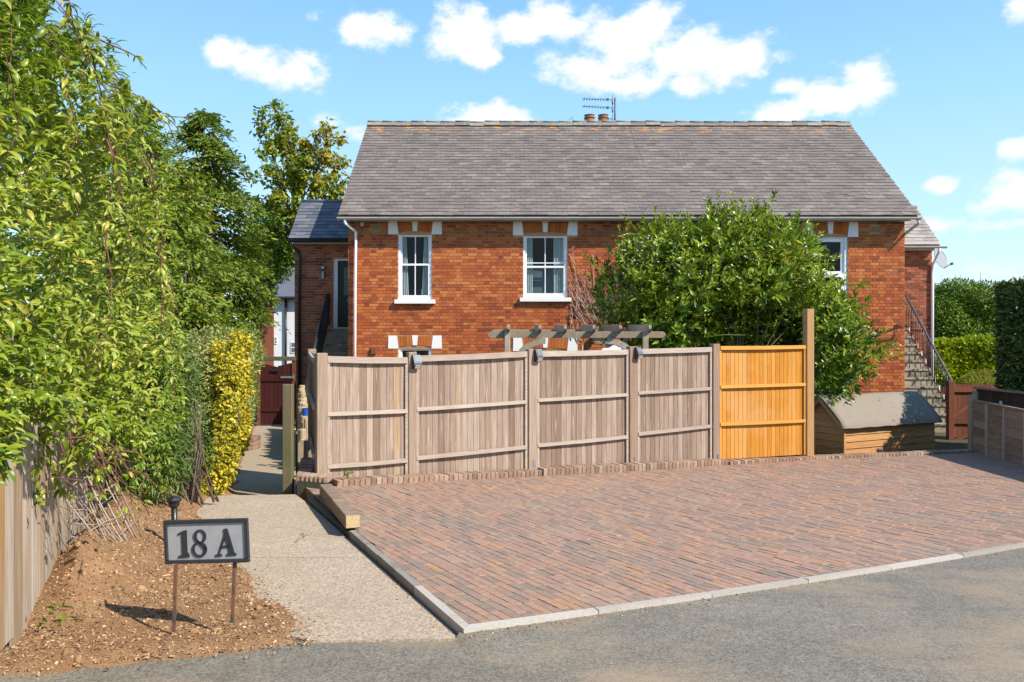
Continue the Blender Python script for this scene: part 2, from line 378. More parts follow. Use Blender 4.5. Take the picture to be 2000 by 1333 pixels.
M['grey_wood'] = woodmat('weathered_board', [(0, (.205,.142,.105)), (.3, (.270,.194,.147)), (.6, (.315,.235,.182)), (.85, (.36,.28,.222)), (1, (.34,.235,.15))],
                         extra=chain(mixpatch((.50,.42,.35), (22, 22, 1.6), .58, .70, .65), mixpatch((.13,.08,.055), (18, 18, 1.1), .58, .72, .55), mixpatch((.10,.065,.05), (34, 34, 5), .70, .76, .8)))
M['grey_rail'] = pmat('weathered_rail', [(0, (.35,.28,.228)), (1, (.42,.345,.285))], k1=.3, s1=(2, 2, 20), k2=.25, s2=(4, 4, 70), rough=.9, bump=.002, bs=(5, 5, 90), spec=.15)
M['grey_post'] = woodmat('weathered_post', [(0, (.26,.18,.13)), (.5, (.32,.235,.175)), (1, (.36,.275,.215))], extra=mixpatch((.40,.24,.11), (9, 9, 1.2), .58, .72, .45))
M['orange_wood'] = woodmat('new_stained_board', [(0, (.44,.18,.028)), (.4, (.50,.215,.032)), (.8, (.54,.245,.045)), (1, (.53,.265,.07))], k2=.27, extra=chain(mixpatch((.32,.13,.025), (16, 16, .9), .56, .70, .55), mixpatch((.55,.31,.14), (1.2, 1.2, 1.6), .48, .70, .6), mixpatch((.30,.12,.03), (26, 26, 12), .70, .75, .75)))
M['orange_rail'] = pmat('new_stained_rail', [(0, (.55,.26,.05)), (1, (.60,.29,.06))], k2=.15, s2=(4, 4, 70), rough=.8)
M['new_post'] = woodmat('new_post', [(0, (.36,.21,.095)), (1, (.42,.26,.125))], k2=.2)
M['oak'] = woodmat('grey_pergola_wood', [(0, (.26,.205,.145)), (.5, (.34,.275,.20)), (1, (.40,.335,.255))], s=(14, 14, 14), k2=.25, extra=mixpatch((.18,.18,.075), (3, 3, 3), .60, .75, .5))
M['sleeper'] = woodmat('sleeper_wood', [(0, (.22,.155,.11)), (1, (.28,.20,.15))], s=(10, 10, 60), k2=.3)
M['sleeper_end'] = pmat('sleeper_end_grain', [(0, (.48,.36,.20)), (1, (.48,.36,.20))], k2=.25, s2=(60, 60, 60), rough=.95)
M['left_board'] = woodmat('left_fence_board', [(0, (.22,.14,.075)), (.3, (.32,.235,.155)), (.6, (.42,.35,.28)), (.85, (.36,.285,.21)), (1, (.36,.21,.09))], k2=.40, extra=mixpatch((.40,.20,.06), (7, 7, 1.2), .55, .7, .5))
M['lattice'] = pmat('bleached_lattice', [(0, (.25,.19,.15)), (.5, (.34,.27,.22)), (1, (.43,.36,.31))], k2=.2, rough=.9)
M['post_green'] = woodmat('mossy_post', [(0, (.10,.085,.05)), (1, (.15,.125,.075))], k2=.3, extra=mixpatch((.085,.10,.03), (3, 3, 2), .5, .7, .7))
M['shed_wood'] = pmat('shed_cladding', [(0, (.33,.155,.055)), (.5, (.44,.22,.08)), (1, (.50,.275,.115))], k1=.2, s1=(.8, .8, 9), k2=.3, s2=(3, 3, 55), rough=.85, bump=.002, bs=(4, 4, 70), extra=mixpatch((.12,.06,.03), (12, 12, 20), .70, .76, .8))
M['felt'] = pmat('roofing_felt', [(0, (.25,.215,.17)), (1, (.31,.27,.22))], k1=.4, s1=(1.5, 1.5, 1.5), k2=.14, s2=(70, 70, 70), rough=.95, bump=.002, bs=(120, 120, 120), tint=0, extra=mixpatch((.06,.055,.045), (5, 5, 14), .60, .70, .7))
M['brown_wood'] = woodmat('brown_stained_wood', [(0, (.14,.05,.028)), (1, (.20,.075,.04))], k2=.2)
M['red_gate'] = woodmat('shaded_red_gate', [(0, (.05,.013,.011)), (1, (.065,.017,.014))], k2=.15)  # red darkened so the colour carries the shade over the gate
M['lap_wood'] = pmat('weathered_lap_board', [(0, (.17,.125,.085)), (.5, (.235,.18,.125)), (1, (.29,.23,.165))], k1=.25, s1=(2, 2, 12), k2=.30, s2=(5, 5, 60), rough=.9, bump=.003, bs=(6, 6, 80), spec=.15, extra=mixpatch((.36,.30,.23), (3, 3, 8), .58, .70, .5))
M['dark_wood'] = woodmat('dark_fence_wood', [(0, (.055,.036,.026)), (1, (.08,.052,.036))], k2=.2)
M['cpanel'] = pmat('concrete_panel', [(0, (.20,.175,.14)), (1, (.29,.255,.20))], k1=.4, s1=(1.5, 1.5, 4), k2=.25, s2=(20, 20, 30), rough=.95, bump=.004, extra=mixpatch((.14,.12,.08), (3, 3, 6), .5, .7, .5))
M['step'] = pmat('worn_concrete_step', [(0, (.29,.245,.17)), (1, (.38,.32,.23))], k2=.25, s2=(14, 14, 14), rough=.95, extra=mixpatch((.06,.055,.045), (4, 4, 6), .50, .62, .75))
M['iron'] = pmat('grey_iron', [(0, (.10,.10,.115)), (1, (.13,.13,.145))], k2=.1, rough=.45, spec=.5)
M['sign_face'] = pmat('pewter_face', [(0, (.33,.34,.36)), (1, (.36,.37,.39))], k2=.12, s2=(18, 18, 18), rough=.5, spec=.4, tint=0, extra=mixpatch((.62,.62,.62), (26, 26, 12), .70, .74, .8))
M['sign_dark'] = pmat('dark_iron', [(0, (.03,.034,.042)), (1, (.04,.044,.052))], k2=.2, s2=(30, 30, 30), rough=.5, spec=.4, tint=0, extra=mixpatch((.20,.10,.06), (16, 16, 16), .64, .72, .6))
M['sign_leg'] = pmat('rusting_leg', [(0, (.06,.06,.065)), (1, (.06,.06,.065))], k2=.2, rough=.7, tint=0, extra=mixpatch((.22,.10,.055), (14, 14, 6), .40, .56, .9))
M['dark_plastic'] = pmat('dark_plastic', [(0, (.03,.03,.034)), (1, (.035,.035,.04))], k2=.1, rough=.4, spec=.5)
M['lens'] = pmat('lamp_lens', [(0, (.62,.60,.55)), (1, (.62,.60,.55))], k2=.05, rough=.25, spec=.6, tint=0)
M['solar'] = pmat('solar_cell', [(0, (.16,.18,.21)), (1, (.16,.18,.21))], k2=.05, rough=.15, spec=.8, tint=0)
M['steel'] = pmat('galvanised_steel', [(0, (.45,.46,.47)), (1, (.45,.46,.47))], k2=.1, rough=.4, metal=.8, tint=0)
M['dish'] = pmat('grey_dish', [(0, (.28,.30,.31)), (1, (.28,.30,.31))], k2=.06, rough=.5, tint=0)
M['curtain'] = pmat('pale_curtain', [(0, (.70,.74,.72)), (1, (.78,.80,.78))], k2=.08, s2=(30, 30, 3), rough=.9, tint=0, transl=.2)
M['room'] = pmat('dim_room', [(0, (.05,.05,.05)), (1, (.05,.05,.05))], k2=.1, rough=.9, tint=0)
M['blind'] = pmat('roller_blind', [(0, (.13,.16,.19)), (1, (.13,.16,.19))], k2=.06, s2=(2, 2, 60), rough=.8, tint=0)
M['doorglass'] = pmat('frosted_glass', [(0, (.10,.15,.155)), (1, (.10,.15,.155))], k2=.2, s2=(50, 50, 50), rough=.2, spec=.7, tint=0)
M['air'] = pmat('terracotta_vent', [(0, (.40,.29,.18)), (1, (.40,.29,.18))], k2=.1, rough=.9, tint=0)
M['hole'] = pmat('hole_shade', [(0, (.012,.011,.010)), (1, (.012,.011,.010))], k2=0, rough=1, tint=0)  # near-black stands in for the shade inside holes, gaps and the shed
M['pot'] = pmat('clay_pot', [(0, (.34,.18,.09)), (1, (.34,.18,.09))], k2=.2, rough=.9, tint=0)
M['render'] = pmat('white_render', [(0, (.76,.77,.78)), (1, (.76,.77,.78))], k2=.05, s2=(2, 2, 2), rough=.9, tint=0)
M['cloth'] = pmat('white_cloth', [(0, (.72,.70,.72)), (1, (.72,.70,.72))], k2=.06, s2=(8, 8, 8), rough=.9, tint=0)
M['blue'] = pmat('blue_plastic', [(0, (.02,.10,.45)), (1, (.02,.10,.45))], k2=.05, rough=.4, tint=0)
M['log'] = woodmat('log_wood', [(0, (.34,.26,.16)), (1, (.44,.34,.21))], k2=.3, s=(20, 20, 6))
M['orange_rim'] = pmat('orange_rim', [(0, (.70,.20,.02)), (1, (.70,.20,.02))], k2=.05, rough=.5, tint=0)
M['bark'] = pmat('bark', [(0, (.10,.07,.05)), (1, (.17,.13,.10))], k2=.3, s2=(30, 30, 8), rough=1, bump=.008, bs=(30, 30, 8))
M['stem'] = pmat('reddish_stem', [(0, (.13,.055,.045)), (1, (.22,.10,.075))], k2=.2, rough=.8)
M['deadstem'] = pmat('dry_creeper', [(0, (.30,.18,.14)), (.5, (.44,.30,.24)), (1, (.56,.43,.36))], k2=.2, rough=.9)
def leafmat(name, cols, rough=.5, transl=.3, spec=.35): return pmat(name, cols, k1=.08, s1=(.9, .9, .9), k2=.10, s2=(14, 14, 14), rough=rough, spec=spec, transl=transl, tint=1.0)
M['vine'] = leafmat('vine_leaf', [(0, (.10,.175,.012)), (.3, (.20,.28,.016)), (.65, (.31,.37,.03)), (.90, (.43,.46,.10)), (1, (.52,.40,.03))], rough=.36, transl=.36, spec=.5)
M['laurel'] = leafmat('laurel_leaf', [(0, (.055,.115,.014)), (.3, (.11,.20,.016)), (.6, (.22,.32,.022)), (1, (.38,.44,.035))], rough=.30, transl=.32, spec=.5)
M['oleander'] = leafmat('narrow_leaf', [(0, (.070,.125,.022)), (.5, (.110,.180,.030)), (1, (.17,.24,.05))], rough=.45)
M['conifer'] = leafmat('conifer_leaf', [(0, (.075,.13,.014)), (.4, (.14,.22,.018)), (.8, (.23,.30,.026)), (1, (.36,.34,.04))], rough=.55, transl=.33)
M['maple'] = leafmat('turning_leaf', [(0, (.11,.19,.018)), (.4, (.19,.27,.022)), (.62, (.33,.34,.028)), (.8, (.55,.40,.03)), (1, (.55,.29,.025))], rough=.5, transl=.4)
M['varieg'] = leafmat('variegated_leaf', [(0, (.14,.19,.022)), (.4, (.25,.30,.045)), (.75, (.40,.40,.12)), (1, (.52,.48,.22))], rough=.5)
M['golden'] = leafmat('golden_leaf', [(0, (.18,.22,.02)), (.22, (.40,.36,.02)), (.5, (.60,.49,.03)), (.85, (.68,.56,.06)), (1, (.70,.62,.16))], rough=.5)
M['hedge'] = leafmat('hedge_leaf', [(0, (.090,.150,.014)), (.5, (.155,.230,.020)), (1, (.24,.30,.03))], rough=.45)
M['lime'] = leafmat('lime_hedge_leaf', [(0, (.17,.26,.008)), (.5, (.29,.38,.010)), (1, (.46,.48,.02))], rough=.45)
M['beech'] = leafmat('bright_green_leaf', [(0, (.085,.165,.012)), (.5, (.135,.235,.016)), (1, (.21,.30,.025))], rough=.45)
M['yew'] = leafmat('clipped_conifer', [(0, (.060,.105,.022)), (.5, (.090,.145,.030)), (1, (.13,.185,.042))], rough=.6, transl=.1)
M['dome'] = leafmat('dome_leaf', [(0, (.17,.18,.016)), (.5, (.24,.245,.022)), (1, (.31,.30,.035))], rough=.6)
def glass():
    m = bpy.data.materials.new('window_glass'); m.use_nodes = True; nt = m.node_tree; nt.nodes.clear()
    o = nt.nodes.new('ShaderNodeOutputMaterial'); t = nt.nodes.new('ShaderNodeBsdfTransparent'); g = nt.nodes.new('ShaderNodeBsdfGlossy')
    t.inputs[0].default_value = (.86, .90, .90, 1); g.inputs['Roughness'].default_value = .02
    fr = nt.nodes.new('ShaderNodeFresnel'); fr.inputs[0].default_value = 1.36; mx = nt.nodes.new('ShaderNodeMixShader')
    gb = nt.nodes.new('ShaderNodeNewGeometry'); iv = nt.nodes.new('ShaderNodeMath'); iv.operation = 'SUBTRACT'; iv.inputs[0].default_value = 1; nt.links.new(gb.outputs['Backfacing'], iv.inputs[1]); mu = nt.nodes.new('ShaderNodeMath'); mu.operation = 'MULTIPLY'; nt.links.new(fr.outputs[0], mu.inputs[0]); nt.links.new(iv.outputs[0], mu.inputs[1])
    nt.links.new(mu.outputs[0], mx.inputs[0]); nt.links.new(t.outputs[0], mx.inputs[1]); nt.links.new(g.outputs[0], mx.inputs[2]); nt.links.new(mx.outputs[0], o.inputs[0])
    return m
M['glass'] = glass()

# ------------------------------------------------------------------ foliage tools
def leaf_tpl(n=4, w=.36, arc=.5, fold=.12):
    "a leaf of unit length: two strips along the midrib, arched and folded"
    vs = []; fs = []
    for i in range(n + 1):
        s = i / n; ww = w * .5 * (math.sin(math.pi * min(1, s * .94 + .03)) ** .8) * (1 - .25 * s)
        z = -arc * s * s
        vs += [(s, -ww, z - fold * 0), (s, 0, z - fold * ww * 2), (s, ww, z)]
    for i in range(n):
        a = i * 3; fs += [(a, a+1, a+4, a+3), (a+1, a+2, a+5, a+4)]
    return np.array(vs, float), np.array(fs, int)
def arch_tpl(n=5, w=.37, turn=1.5, fold=.5):
    "a leaf that leaves its stalk level and curls over towards the tip"
    vs = []; fs = []; x = z = 0.0
    for i in range(n + 1):
        s = i / n; ww = w * .5 * (math.sin(math.pi * min(1, s * .95 + .03)) ** .75) * (1 - .35 * s); a = -.35 + turn * s
        vs += [(x, -ww, z), (x + fold * ww * math.sin(a) * -.6, 0, z - fold * ww * math.cos(a)), (x, ww, z)]
        x += math.cos(a) / n; z -= math.sin(a) / n
    for i in range(n):
        a = i * 3; fs += [(a, a+1, a+4, a+3), (a+1, a+2, a+5, a+4)]
    return np.array(vs, float), np.array(fs, int)
LEAF_ARCH = arch_tpl()
LEAF_FLAT = leaf_tpl(2, .46, .10, .35)
LEAF_ROUND = leaf_tpl(2, .85, .12, .3)
LEAF_THIN = leaf_tpl(3, .22, .45, .3)
QUAD = (np.array([(0, -.5, 0), (1, -.3, -.1), (1, .3, -.1), (0, .5, 0)], float), np.array([(0, 1, 2, 3)], int))
SPRAY = (np.array([(0, 0, 0), (.45, -.26, -.03), (1, 0, -.2), (.45, .26, -.03)], float), np.array([(0, 1, 2, 3)], int))
def unit(a): return a / np.maximum(1e-9, np.linalg.norm(a, axis=-1, keepdims=True))
def frames(d, nrm):
    d = unit(d); side = unit(np.cross(nrm, d)); n = np.cross(d, side); return d, side, n
def leaf_mesh(name, pts, dirs, nrms, sizes, tpl, mat, tint=None, smooth=False):
    tv, tf = tpl; d, s, n = frames(dirs, nrms)
    V = pts[:, None, :] + sizes[:, None, None] * (tv[None, :, 0, None] * d[:, None] + tv[None, :, 1, None] * s[:, None] + tv[None, :, 2, None] * n[:, None])
    N = len(pts); k = len(tv)
    Fq = (tf[None] + (np.arange(N) * k)[:, None, None]).reshape(-1, tf.shape[1])
    if tint is None: tint = rng.random(N)
    return raw_mesh(name, V.reshape(-1, 3), Fq, mat, np.repeat(tint, len(tf)), smooth)
def bump3(p, f=1.0, seed=0):
    a = np.random.default_rng(seed); out = np.zeros(len(p))
    for _ in range(7):
        k = a.normal(size=3) * f; out += np.sin(p @ k + a.random() * 6.28)
    return out / 7
def blob_points(blobs, n, shell=.3, amp=.14, freq=2.2, seed=1, cull=.78):
    "points in the outer shell of a union of ellipsoids, with outward normals"
    c = np.array([b[0] for b in blobs], float); r = np.array([b[1] for b in blobs], float)
    area = (r[:, 0]*r[:, 1] + r[:, 1]*r[:, 2] + r[:, 0]*r[:, 2]); pr = area / area.sum()
    P_, N_ = [], []
    got = 0
    while got < n:
        m = n * 2
        k = rng.choice(len(blobs), m, p=pr); u = unit(rng.normal(size=(m, 3)))
        base = c[k] + u * r[k]
        f = 1 - shell * rng.random(m) ** 1.6 + amp * bump3(base, freq, seed)
        p = c[k] + u * r[k] * f[:, None]
        nn = unit(u / r[k])
        keep = np.ones(m, bool)
        for j in range(len(blobs)):
            q = (((p - c[j]) / r[j]) ** 2).sum(1) ** .5
            keep &= ~((q < cull) & (k != j))
        p, nn = p[keep], nn[keep]; P_.append(p); N_.append(nn); got += len(p)
    return np.concatenate(P_)[:n], np.concatenate(N_)[:n]
def orient(nn, out=.6, rnd=.7, droop=.3):
    n = len(nn); d = nn * out + rng.normal(size=(n, 3)) * rnd + np.array([0, 0, -droop])
    up = nn * .7 + np.array([0, 0, .7]) + rng.normal(size=(n, 3)) * .35
    return d, up
def fill_points(blobs, n, f=.72):
    c = np.array([b[0] for b in blobs], float); r = np.array([b[1] for b in blobs], float)
    k = rng.choice(len(blobs), n, p=r.prod(1) / r.prod(1).sum()); u = unit(rng.normal(size=(n, 3)))
    return c[k] + u * r[k] * (rng.random(n)[:, None] ** .33) * f, u
def tint_for(p, freq=1.2, seed=3, spread=.35, mid=.45):
    "clumps of lighter and darker leaf colour"
    return np.clip(mid + bump3(p, freq, seed) * .8 + rng.normal(size=len(p)) * spread, 0, .98)
def foliage(root, blobs, n, size, tpl, mat, out=.6, rnd=.7, droop=.3, shell=.3, amp=.14, freq=2.2, seed=1, name='foliage', inner=.35, stuff=True, spread=.22, isize=1.5):
    o = parent_origin(root)
    p, nn = blob_points(blobs, n, shell, amp, freq, seed); d, up = orient(nn, out, rnd, droop)
    sz = size * rng.uniform(.65, 1.25, n); t = tint_for(p, 1.5, seed, spread)
    if inner:
        q, qn = fill_points(blobs, int(n * inner)); qd, qu = orient(qn, .2, 1, .2)
        p = np.concatenate([p, q]); d = np.concatenate([d, qd]); up = np.concatenate([up, qu])
        sz = np.concatenate([sz, size * isize * np.ones(len(q))]); t = np.concatenate([t, rng.random(len(q)) * .5])  # inner leaves keep the darker tones: shade inside the crown as colour
    ob = put(name, leaf_mesh(name, p - np.array(o), d, up, sz, tpl, mat, t), root)
    if stuff: ob['kind'] = 'stuff'
    return ob, p
def bl(x, y, Y, rx, ry, rd=None):
    "ellipsoid blob from its outline in the photo and its depth"
    c = P(x, y, Y); s = Y / F
    return (tuple(c), (rx * s, rd if rd else max(rx, ry) * s * .8, ry * s))
def branches(root, base, tips, r0, name='branch', mat=None, sag=.15):
    mb = MB(); base = Vector(base)
    for t in tips:
        t = Vector(t); L_ = (t - base).length
        mid = base.lerp(t, .45) + Vector((random.uniform(-1, 1), random.uniform(-1, 1), random.uniform(.2, 1))) * L_ * sag
        q = [base, base.lerp(mid, .5), mid, mid.lerp(t, .55), t]
        mb.tube(q, [r0, r0*.8, r0*.6, r0*.4, r0*.15], 5)
    return mb.build(name, mat or M['bark'], root)

# ------------------------------------------------------------------ ground, road, driveway, paths
def sheet(name, pts, mat, thick=.0):
    mb = MB()
    if thick: mb.prism([Vector(p) - Vector((0, 0, thick)) for p in pts], (0, 0, thick))
    else: mb.add(pts, [tuple(range(len(pts)))])
    return tag(mb.build(name, mat), kind='structure')
GZ = -0.80
sheet('ground', [(-900, -900, GZ), (900, -900, GZ), (900, 1500, GZ), (-900, 1500, GZ)], M['earth'])
KD = Vector((4.797, 2.567, 0)).normalized()                 # along the front kerb
KN = Vector((-KD.y, KD.x, 0))                             # towards the house
A = Vector((-.27, 4.45, 0))
def onG(p, dz=0): return Vector((p[0], p[1], G(p[0], p[1]) + dz))
ROADZ = -.022
BL, FR, BR = Vector((-2.455, 9.17, 0)), Vector((5.10, 13.69, 0)), Vector((8.45, 14.6, 0))
RR = A + KD * 9.4
def road():
    ss = np.concatenate([np.arange(-40, -3, 3.0), np.arange(-3, -.15, .25), np.array([-.12, -.05, -.02]), np.arange(0, 12, .5), np.arange(12, 62, 4.0)]); ts = np.concatenate([np.array([-.8, -.4, -.02]), np.arange(.3, 6, .5), np.arange(6, 30, 3.0)])
    V = []; idx = {}
    for i, q in enumerate(ss):
        for j, t in enumerate(ts):
            tt = t if q < -.05 else max(t, -.02)
            p = A + KD * q - KN * tt
            w = .03 + max(0, t) * 1.3; f = min(1, max(0, (q + .05) / w)) if q < .02 or t < .1 else min(1, max(0, (q + .05) / w)); f = f * f * (3 - 2 * f); z = (G(p.x, max(p.y, 1)) + ROADZ) * f + (PAD(p.x, max(3.2, p.y)) - .014) * (1 - f)
            idx[i, j] = len(V); V.append((p.x, p.y, max(-.6, z)))
    Fq = [(idx[i, j], idx[i, j+1], idx[i+1, j+1], idx[i+1, j]) for i in range(len(ss)-1) for j in range(len(ts)-1)]
    me = raw_mesh('road', np.array(V), np.array(Fq), M['asphalt'], None, True); return tag(put('road', me), kind='structure')
road()

def clip_poly(poly, clip):
    "Sutherland-Hodgman, clip is convex and counter-clockwise"
    out = poly
    for i in range(len(clip)):
        a, b = clip[i], clip[(i + 1) % len(clip)]; e = (b[0]-a[0], b[1]-a[1]); inp = out; out = []
        if not inp: return []
        f = lambda p: e[0] * (p[1]-a[1]) - e[1] * (p[0]-a[0])
        for j in range(len(inp)):
            p, q = inp[j], inp[(j+1) % len(inp)]; fp, fq = f(p), f(q)
            if fp >= 0: out.append(p)
            if (fp >= 0) != (fq >= 0):
                t = fp / (fp - fq); out.append((p[0]+(q[0]-p[0])*t, p[1]+(q[1]-p[1])*t))
    return out
def area2(p): return abs(sum(p[i][0]*p[(i+1) % len(p)][1] - p[(i+1) % len(p)][0]*p[i][1] for i in range(len(p)))) / 2

KW = .055
LD = (BL - A).normalized(); LN = Vector((LD.y, -LD.x, 0))        # along the left kerb, and into the drive
def driveway():
    inner = [A.copy(), RR + KN * KW, BR, FR + Vector((.0, -.02, 0)), BL + LN * .055]
    # inner corner by the two kerbs
    inner[0] = A + LN * .055 + KN * 0
    t = (KW - (inner[0] - A).dot(KN)) / LD.dot(KN); inner[0] = inner[0] + LD * t
    clip = [(p.x, p.y) for p in inner]
    mb = MB(); st = .5
    for i in range(-6, 20):
        for j in range(6, 32):
            q = clip_poly([(i*st, j*st), ((i+1)*st, j*st), ((i+1)*st, (j+1)*st), (i*st, (j+1)*st)], clip)
            if len(q) > 2: mb.add([onG(p, -.0085) for p in q], [tuple(range(len(q)))])
    for i in range(5):
        
        for k in range(24):      # follows the dish along each side
            p, q = (onG(inner[i].lerp(inner[(i+1) % 5], f / 24), -.0095) for f in (k, k + 1)); mb.add([p, q, q - Vector((0, 0, .8)), p - Vector((0, 0, .8))], [(0, 3, 2, 1)])
    drive = tag(mb.build('driveway', M['sand']), kind='structure')
    ang = R(32.5); rd = Vector((-math.sin(ang), math.cos(ang), 0)); rn = Vector((math.cos(ang), math.sin(ang), 0))
    w, l = .0715, .212; g = .0032
    # cut off the pavers that lie under the fence edging
    pav = []
    for i in range(-30, 190):
        off = random.random() * l
        x0 = i * w
        j = -2
        while j * l < 15:
            y0 = j * l + off - 3
            j += 1
            quad = [A + rn * (x0+g/2) + rd * (y0+g/2), A + rn * (x0+w-g/2) + rd * (y0+g/2), A + rn * (x0+w-g/2) + rd * (y0+l-g/2), A + rn * (x0+g/2) + rd * (y0+l-g/2)]
            q = clip_poly([(p.x, p.y) for p in quad], clip)
            if len(q) < 3 or area2(q) < .0012: continue
            cx = sum(p[0] for p in q) / len(q); cy = sum(p[1] for p in q) / len(q)
            full = abs(area2(q) - (w-g)*(l-g)) < 1e-5
            px = CX + cx * F / cy; py = HY + (EYE - G(cx, cy)) * F / cy
            vis = 0 < px < 2000 and py < 1333
            pav.append([cx*cx + cy*cy if vis else 1e9, q, cx, cy, full])
    pav.sort(key=lambda a: a[0])
    def shape(mb, q, cx, cy, dz, tx, ty, tint, c0=Vector((0, 0, 0))):
        n = len(q); z = lambda p, d: Vector((p[0], p[1], G(p[0], p[1]) + d + dz + tx*(p[0]-cx) + ty*(p[1]-cy))) - c0
        def ins(p, k):
            v = Vector((cx - p[0], cy - p[1])); L_ = max(v.length, 1e-6); return (p[0] + v.x / L_ * k, p[1] + v.y / L_ * k)
        b = [z(p, -.012) for p in q]; m = [z(p, -.003) for p in q]; t = [z(ins(p, .0035), 0) for p in q]
        fs = [tuple(range(2*n, 3*n))] + [(i, (i+1) % n, n+(i+1) % n, n+i) for i in range(n)] + [(n+i, n+(i+1) % n, 2*n+(i+1) % n, 2*n+i) for i in range(n)]
        mb.add(b + m + t, fs, tint)
    stuff = MB(); shared = None; count = 0
    for a in pav:
        d, q, cx, cy, full = a
        dz = random.gauss(0, .0013); tx, ty = random.gauss(0, .006), random.gauss(0, .006)
        if count < 300 and d < 1e8:
            c0 = Vector((cx, cy, G(cx, cy)))
            if full:
                if shared is None:
                    m_ = MB(); shape(m_, q, cx, cy, 0, 0, 0, 0, c0); me = bpy.data.meshes.new('paver'); me.from_pydata([tuple(v) for v in m_.v], [], m_.f); set_tint(me, m_.t); me.materials.append(M['paver']); shared = me
                piece('paver', shared, drive, c0 + Vector((0, 0, dz)), Vector((-ty*.6, tx*.6, 0)).length and Matrix.Rotation(random.gauss(0, .004), 3, 'X').to_quaternion())
            else:
                m_ = MB(); shape(m_, q, cx, cy, dz, tx, ty, 0, c0); me = bpy.data.meshes.new('paver'); me.from_pydata([tuple(v) for v in m_.v], [], m_.f); set_tint(me, m_.t); me.materials.append(M['paver'])
                piece('paver', me, drive, c0)
            count += 1
        else:
            shape(stuff, q, cx, cy, dz, tx, ty, random.random())
    o = stuff.build('paver', M['paver'], drive); tag(o, kind='stuff')
    return drive
driveway()

def kerbs():
    k = MB(); n = 10
    root = thing_struct('kerb')
    # front: long concrete edging stones
    t = 0.0; i = 0
    while t < 9.4:
        L_ = min(.914, 9.4 - t)
        a, b = A + KD * t, A + KD * (t + L_ - .006)
        q = [onG(a, .0 + (.006 if i % 2 else 0)), onG(b, .0 + (.006 if i % 2 else 0)), onG(b + KN * KW, .004), onG(a + KN * KW, .004)]
        if i == 0: q[3] = onG(A + LN * .055 + LD * ((KW - LN.dot(KN) * .055) / LD.dot(KN)), .004)
        m = MB(); m.prism([p - Vector((0, 0, .2)) for p in q], (0, 0, .2))
        # soften the top arris
        m.build('kerb_stone', M['kerb'], root); t += L_; i += 1
    # left edging, standing proud of the concrete path beside it
    t = .0; i = 0; LL = (BL - A).length - .55
    while t < LL:
        L_ = min(.914, LL - t)
        a, b = A + LD * (t + (.0 if i else .0)), A + LD * (t + L_ - .006)
        q = [onG(a, .001), onG(b, .001), onG(b + LN * .052, .003), onG(a + LN * .052, .003)]
        if i == 0: q[0] = onG(A + KN * .0, .001); q[3] = onG(A + LN * .055 + LD * ((KW - LN.dot(KN) * .055) / LD.dot(KN)), .003); 
        if t > 1.6:
            for p in q: p.z -= .035 * min(1, (t - 1.6) / 1.5)
        m = MB(); m.prism([p - Vector((0, 0, .45)) for p in q][::-1], (0, 0, .45))
        o = m.build('kerb_stone', M['kerb_dark'] if t > .5 else M['kerb'], root)
        if t > 2.4: o.data.materials[0] = M['mosskerb']
        t += L_; i += 1
    return root
def thing_struct(name):
    o = bpy.data.objects.new(name, None); COL.objects.link(o); o['kind'] = 'structure'; return o
kerbs()

def footpaths():
    pr = [A - LN * .02 + LD * .0, A - LN * .02 + LD * 5.35]
    pts = [hit(600, 1251, PAD), Vector((pr[0].x, pr[0].y, PAD(*pr[0].xy))), Vector((pr[1].x, pr[1].y, PAD(*pr[1].xy))), hit(577, 966, PAD), hit(386, 969, PAD), hit(330, 1000, PAD), hit(380, 1110, PAD), hit(480, 1220, PAD)]
    # two slabs with a joint between them
    lo = [pts[0], pts[1]]; Yj = 6.25
    def xr(Y): t = (Y - A.y) / LD.y; return (A + LD * t - LN * .02).x
    def xl(Y):
        a, b = ((pts[7], pts[6]) if Y < pts[6].y else (pts[6], pts[5]));  return a.x + (b.x - a.x) * (Y - a.y) / (b.y - a.y)
    V = lambda x, y, d=0: Vector((x, y, PAD(x, y) + d))
    near = [pts[0], pts[1], V(xr(Yj-.008), Yj-.008), V(xl(Yj) - .05, Yj + .02), pts[7]]
    far = [V(xl(Yj) - .05, Yj + .036), V(xr(Yj), Yj + .004), V(xr(8.6), 8.6), pts[3], pts[4], pts[5]]
    root = thing_struct('footpath')
    for q in (near, far):
        m = MB(); m.prism([p - Vector((0, 0, .6)) for p in q], (0, 0, .6)); m.build('slab', M['concrete'], root)
    # lower path to the gate
    PLy = lambda Y: -3.20 - .293 * (Y - 9.1)
    PRy = lambda Y: -2.48 - .272 * (Y - 9.1)
    zz = lambda Y: -.285 - .0385 * (Y - 9.1)
    m = MB(); Ys = np.linspace(9.05, 23.0, 8)
    for a, b in zip(Ys[:-1], Ys[1:]):
        q = [Vector((PLy(a) - .1, a, zz(a))), Vector((PRy(a), a, zz(a))), Vector((PRy(b), b, zz(b))), Vector((PLy(b) - .1, b, zz(b)))]
        m.add(q, [(0, 1, 2, 3)]); m.add([p for p in q], [])
    tag(m.build('garden_path', M['path']), kind='structure')
    return PLy, PRy, zz
PLy, PRy, PZ = footpaths()

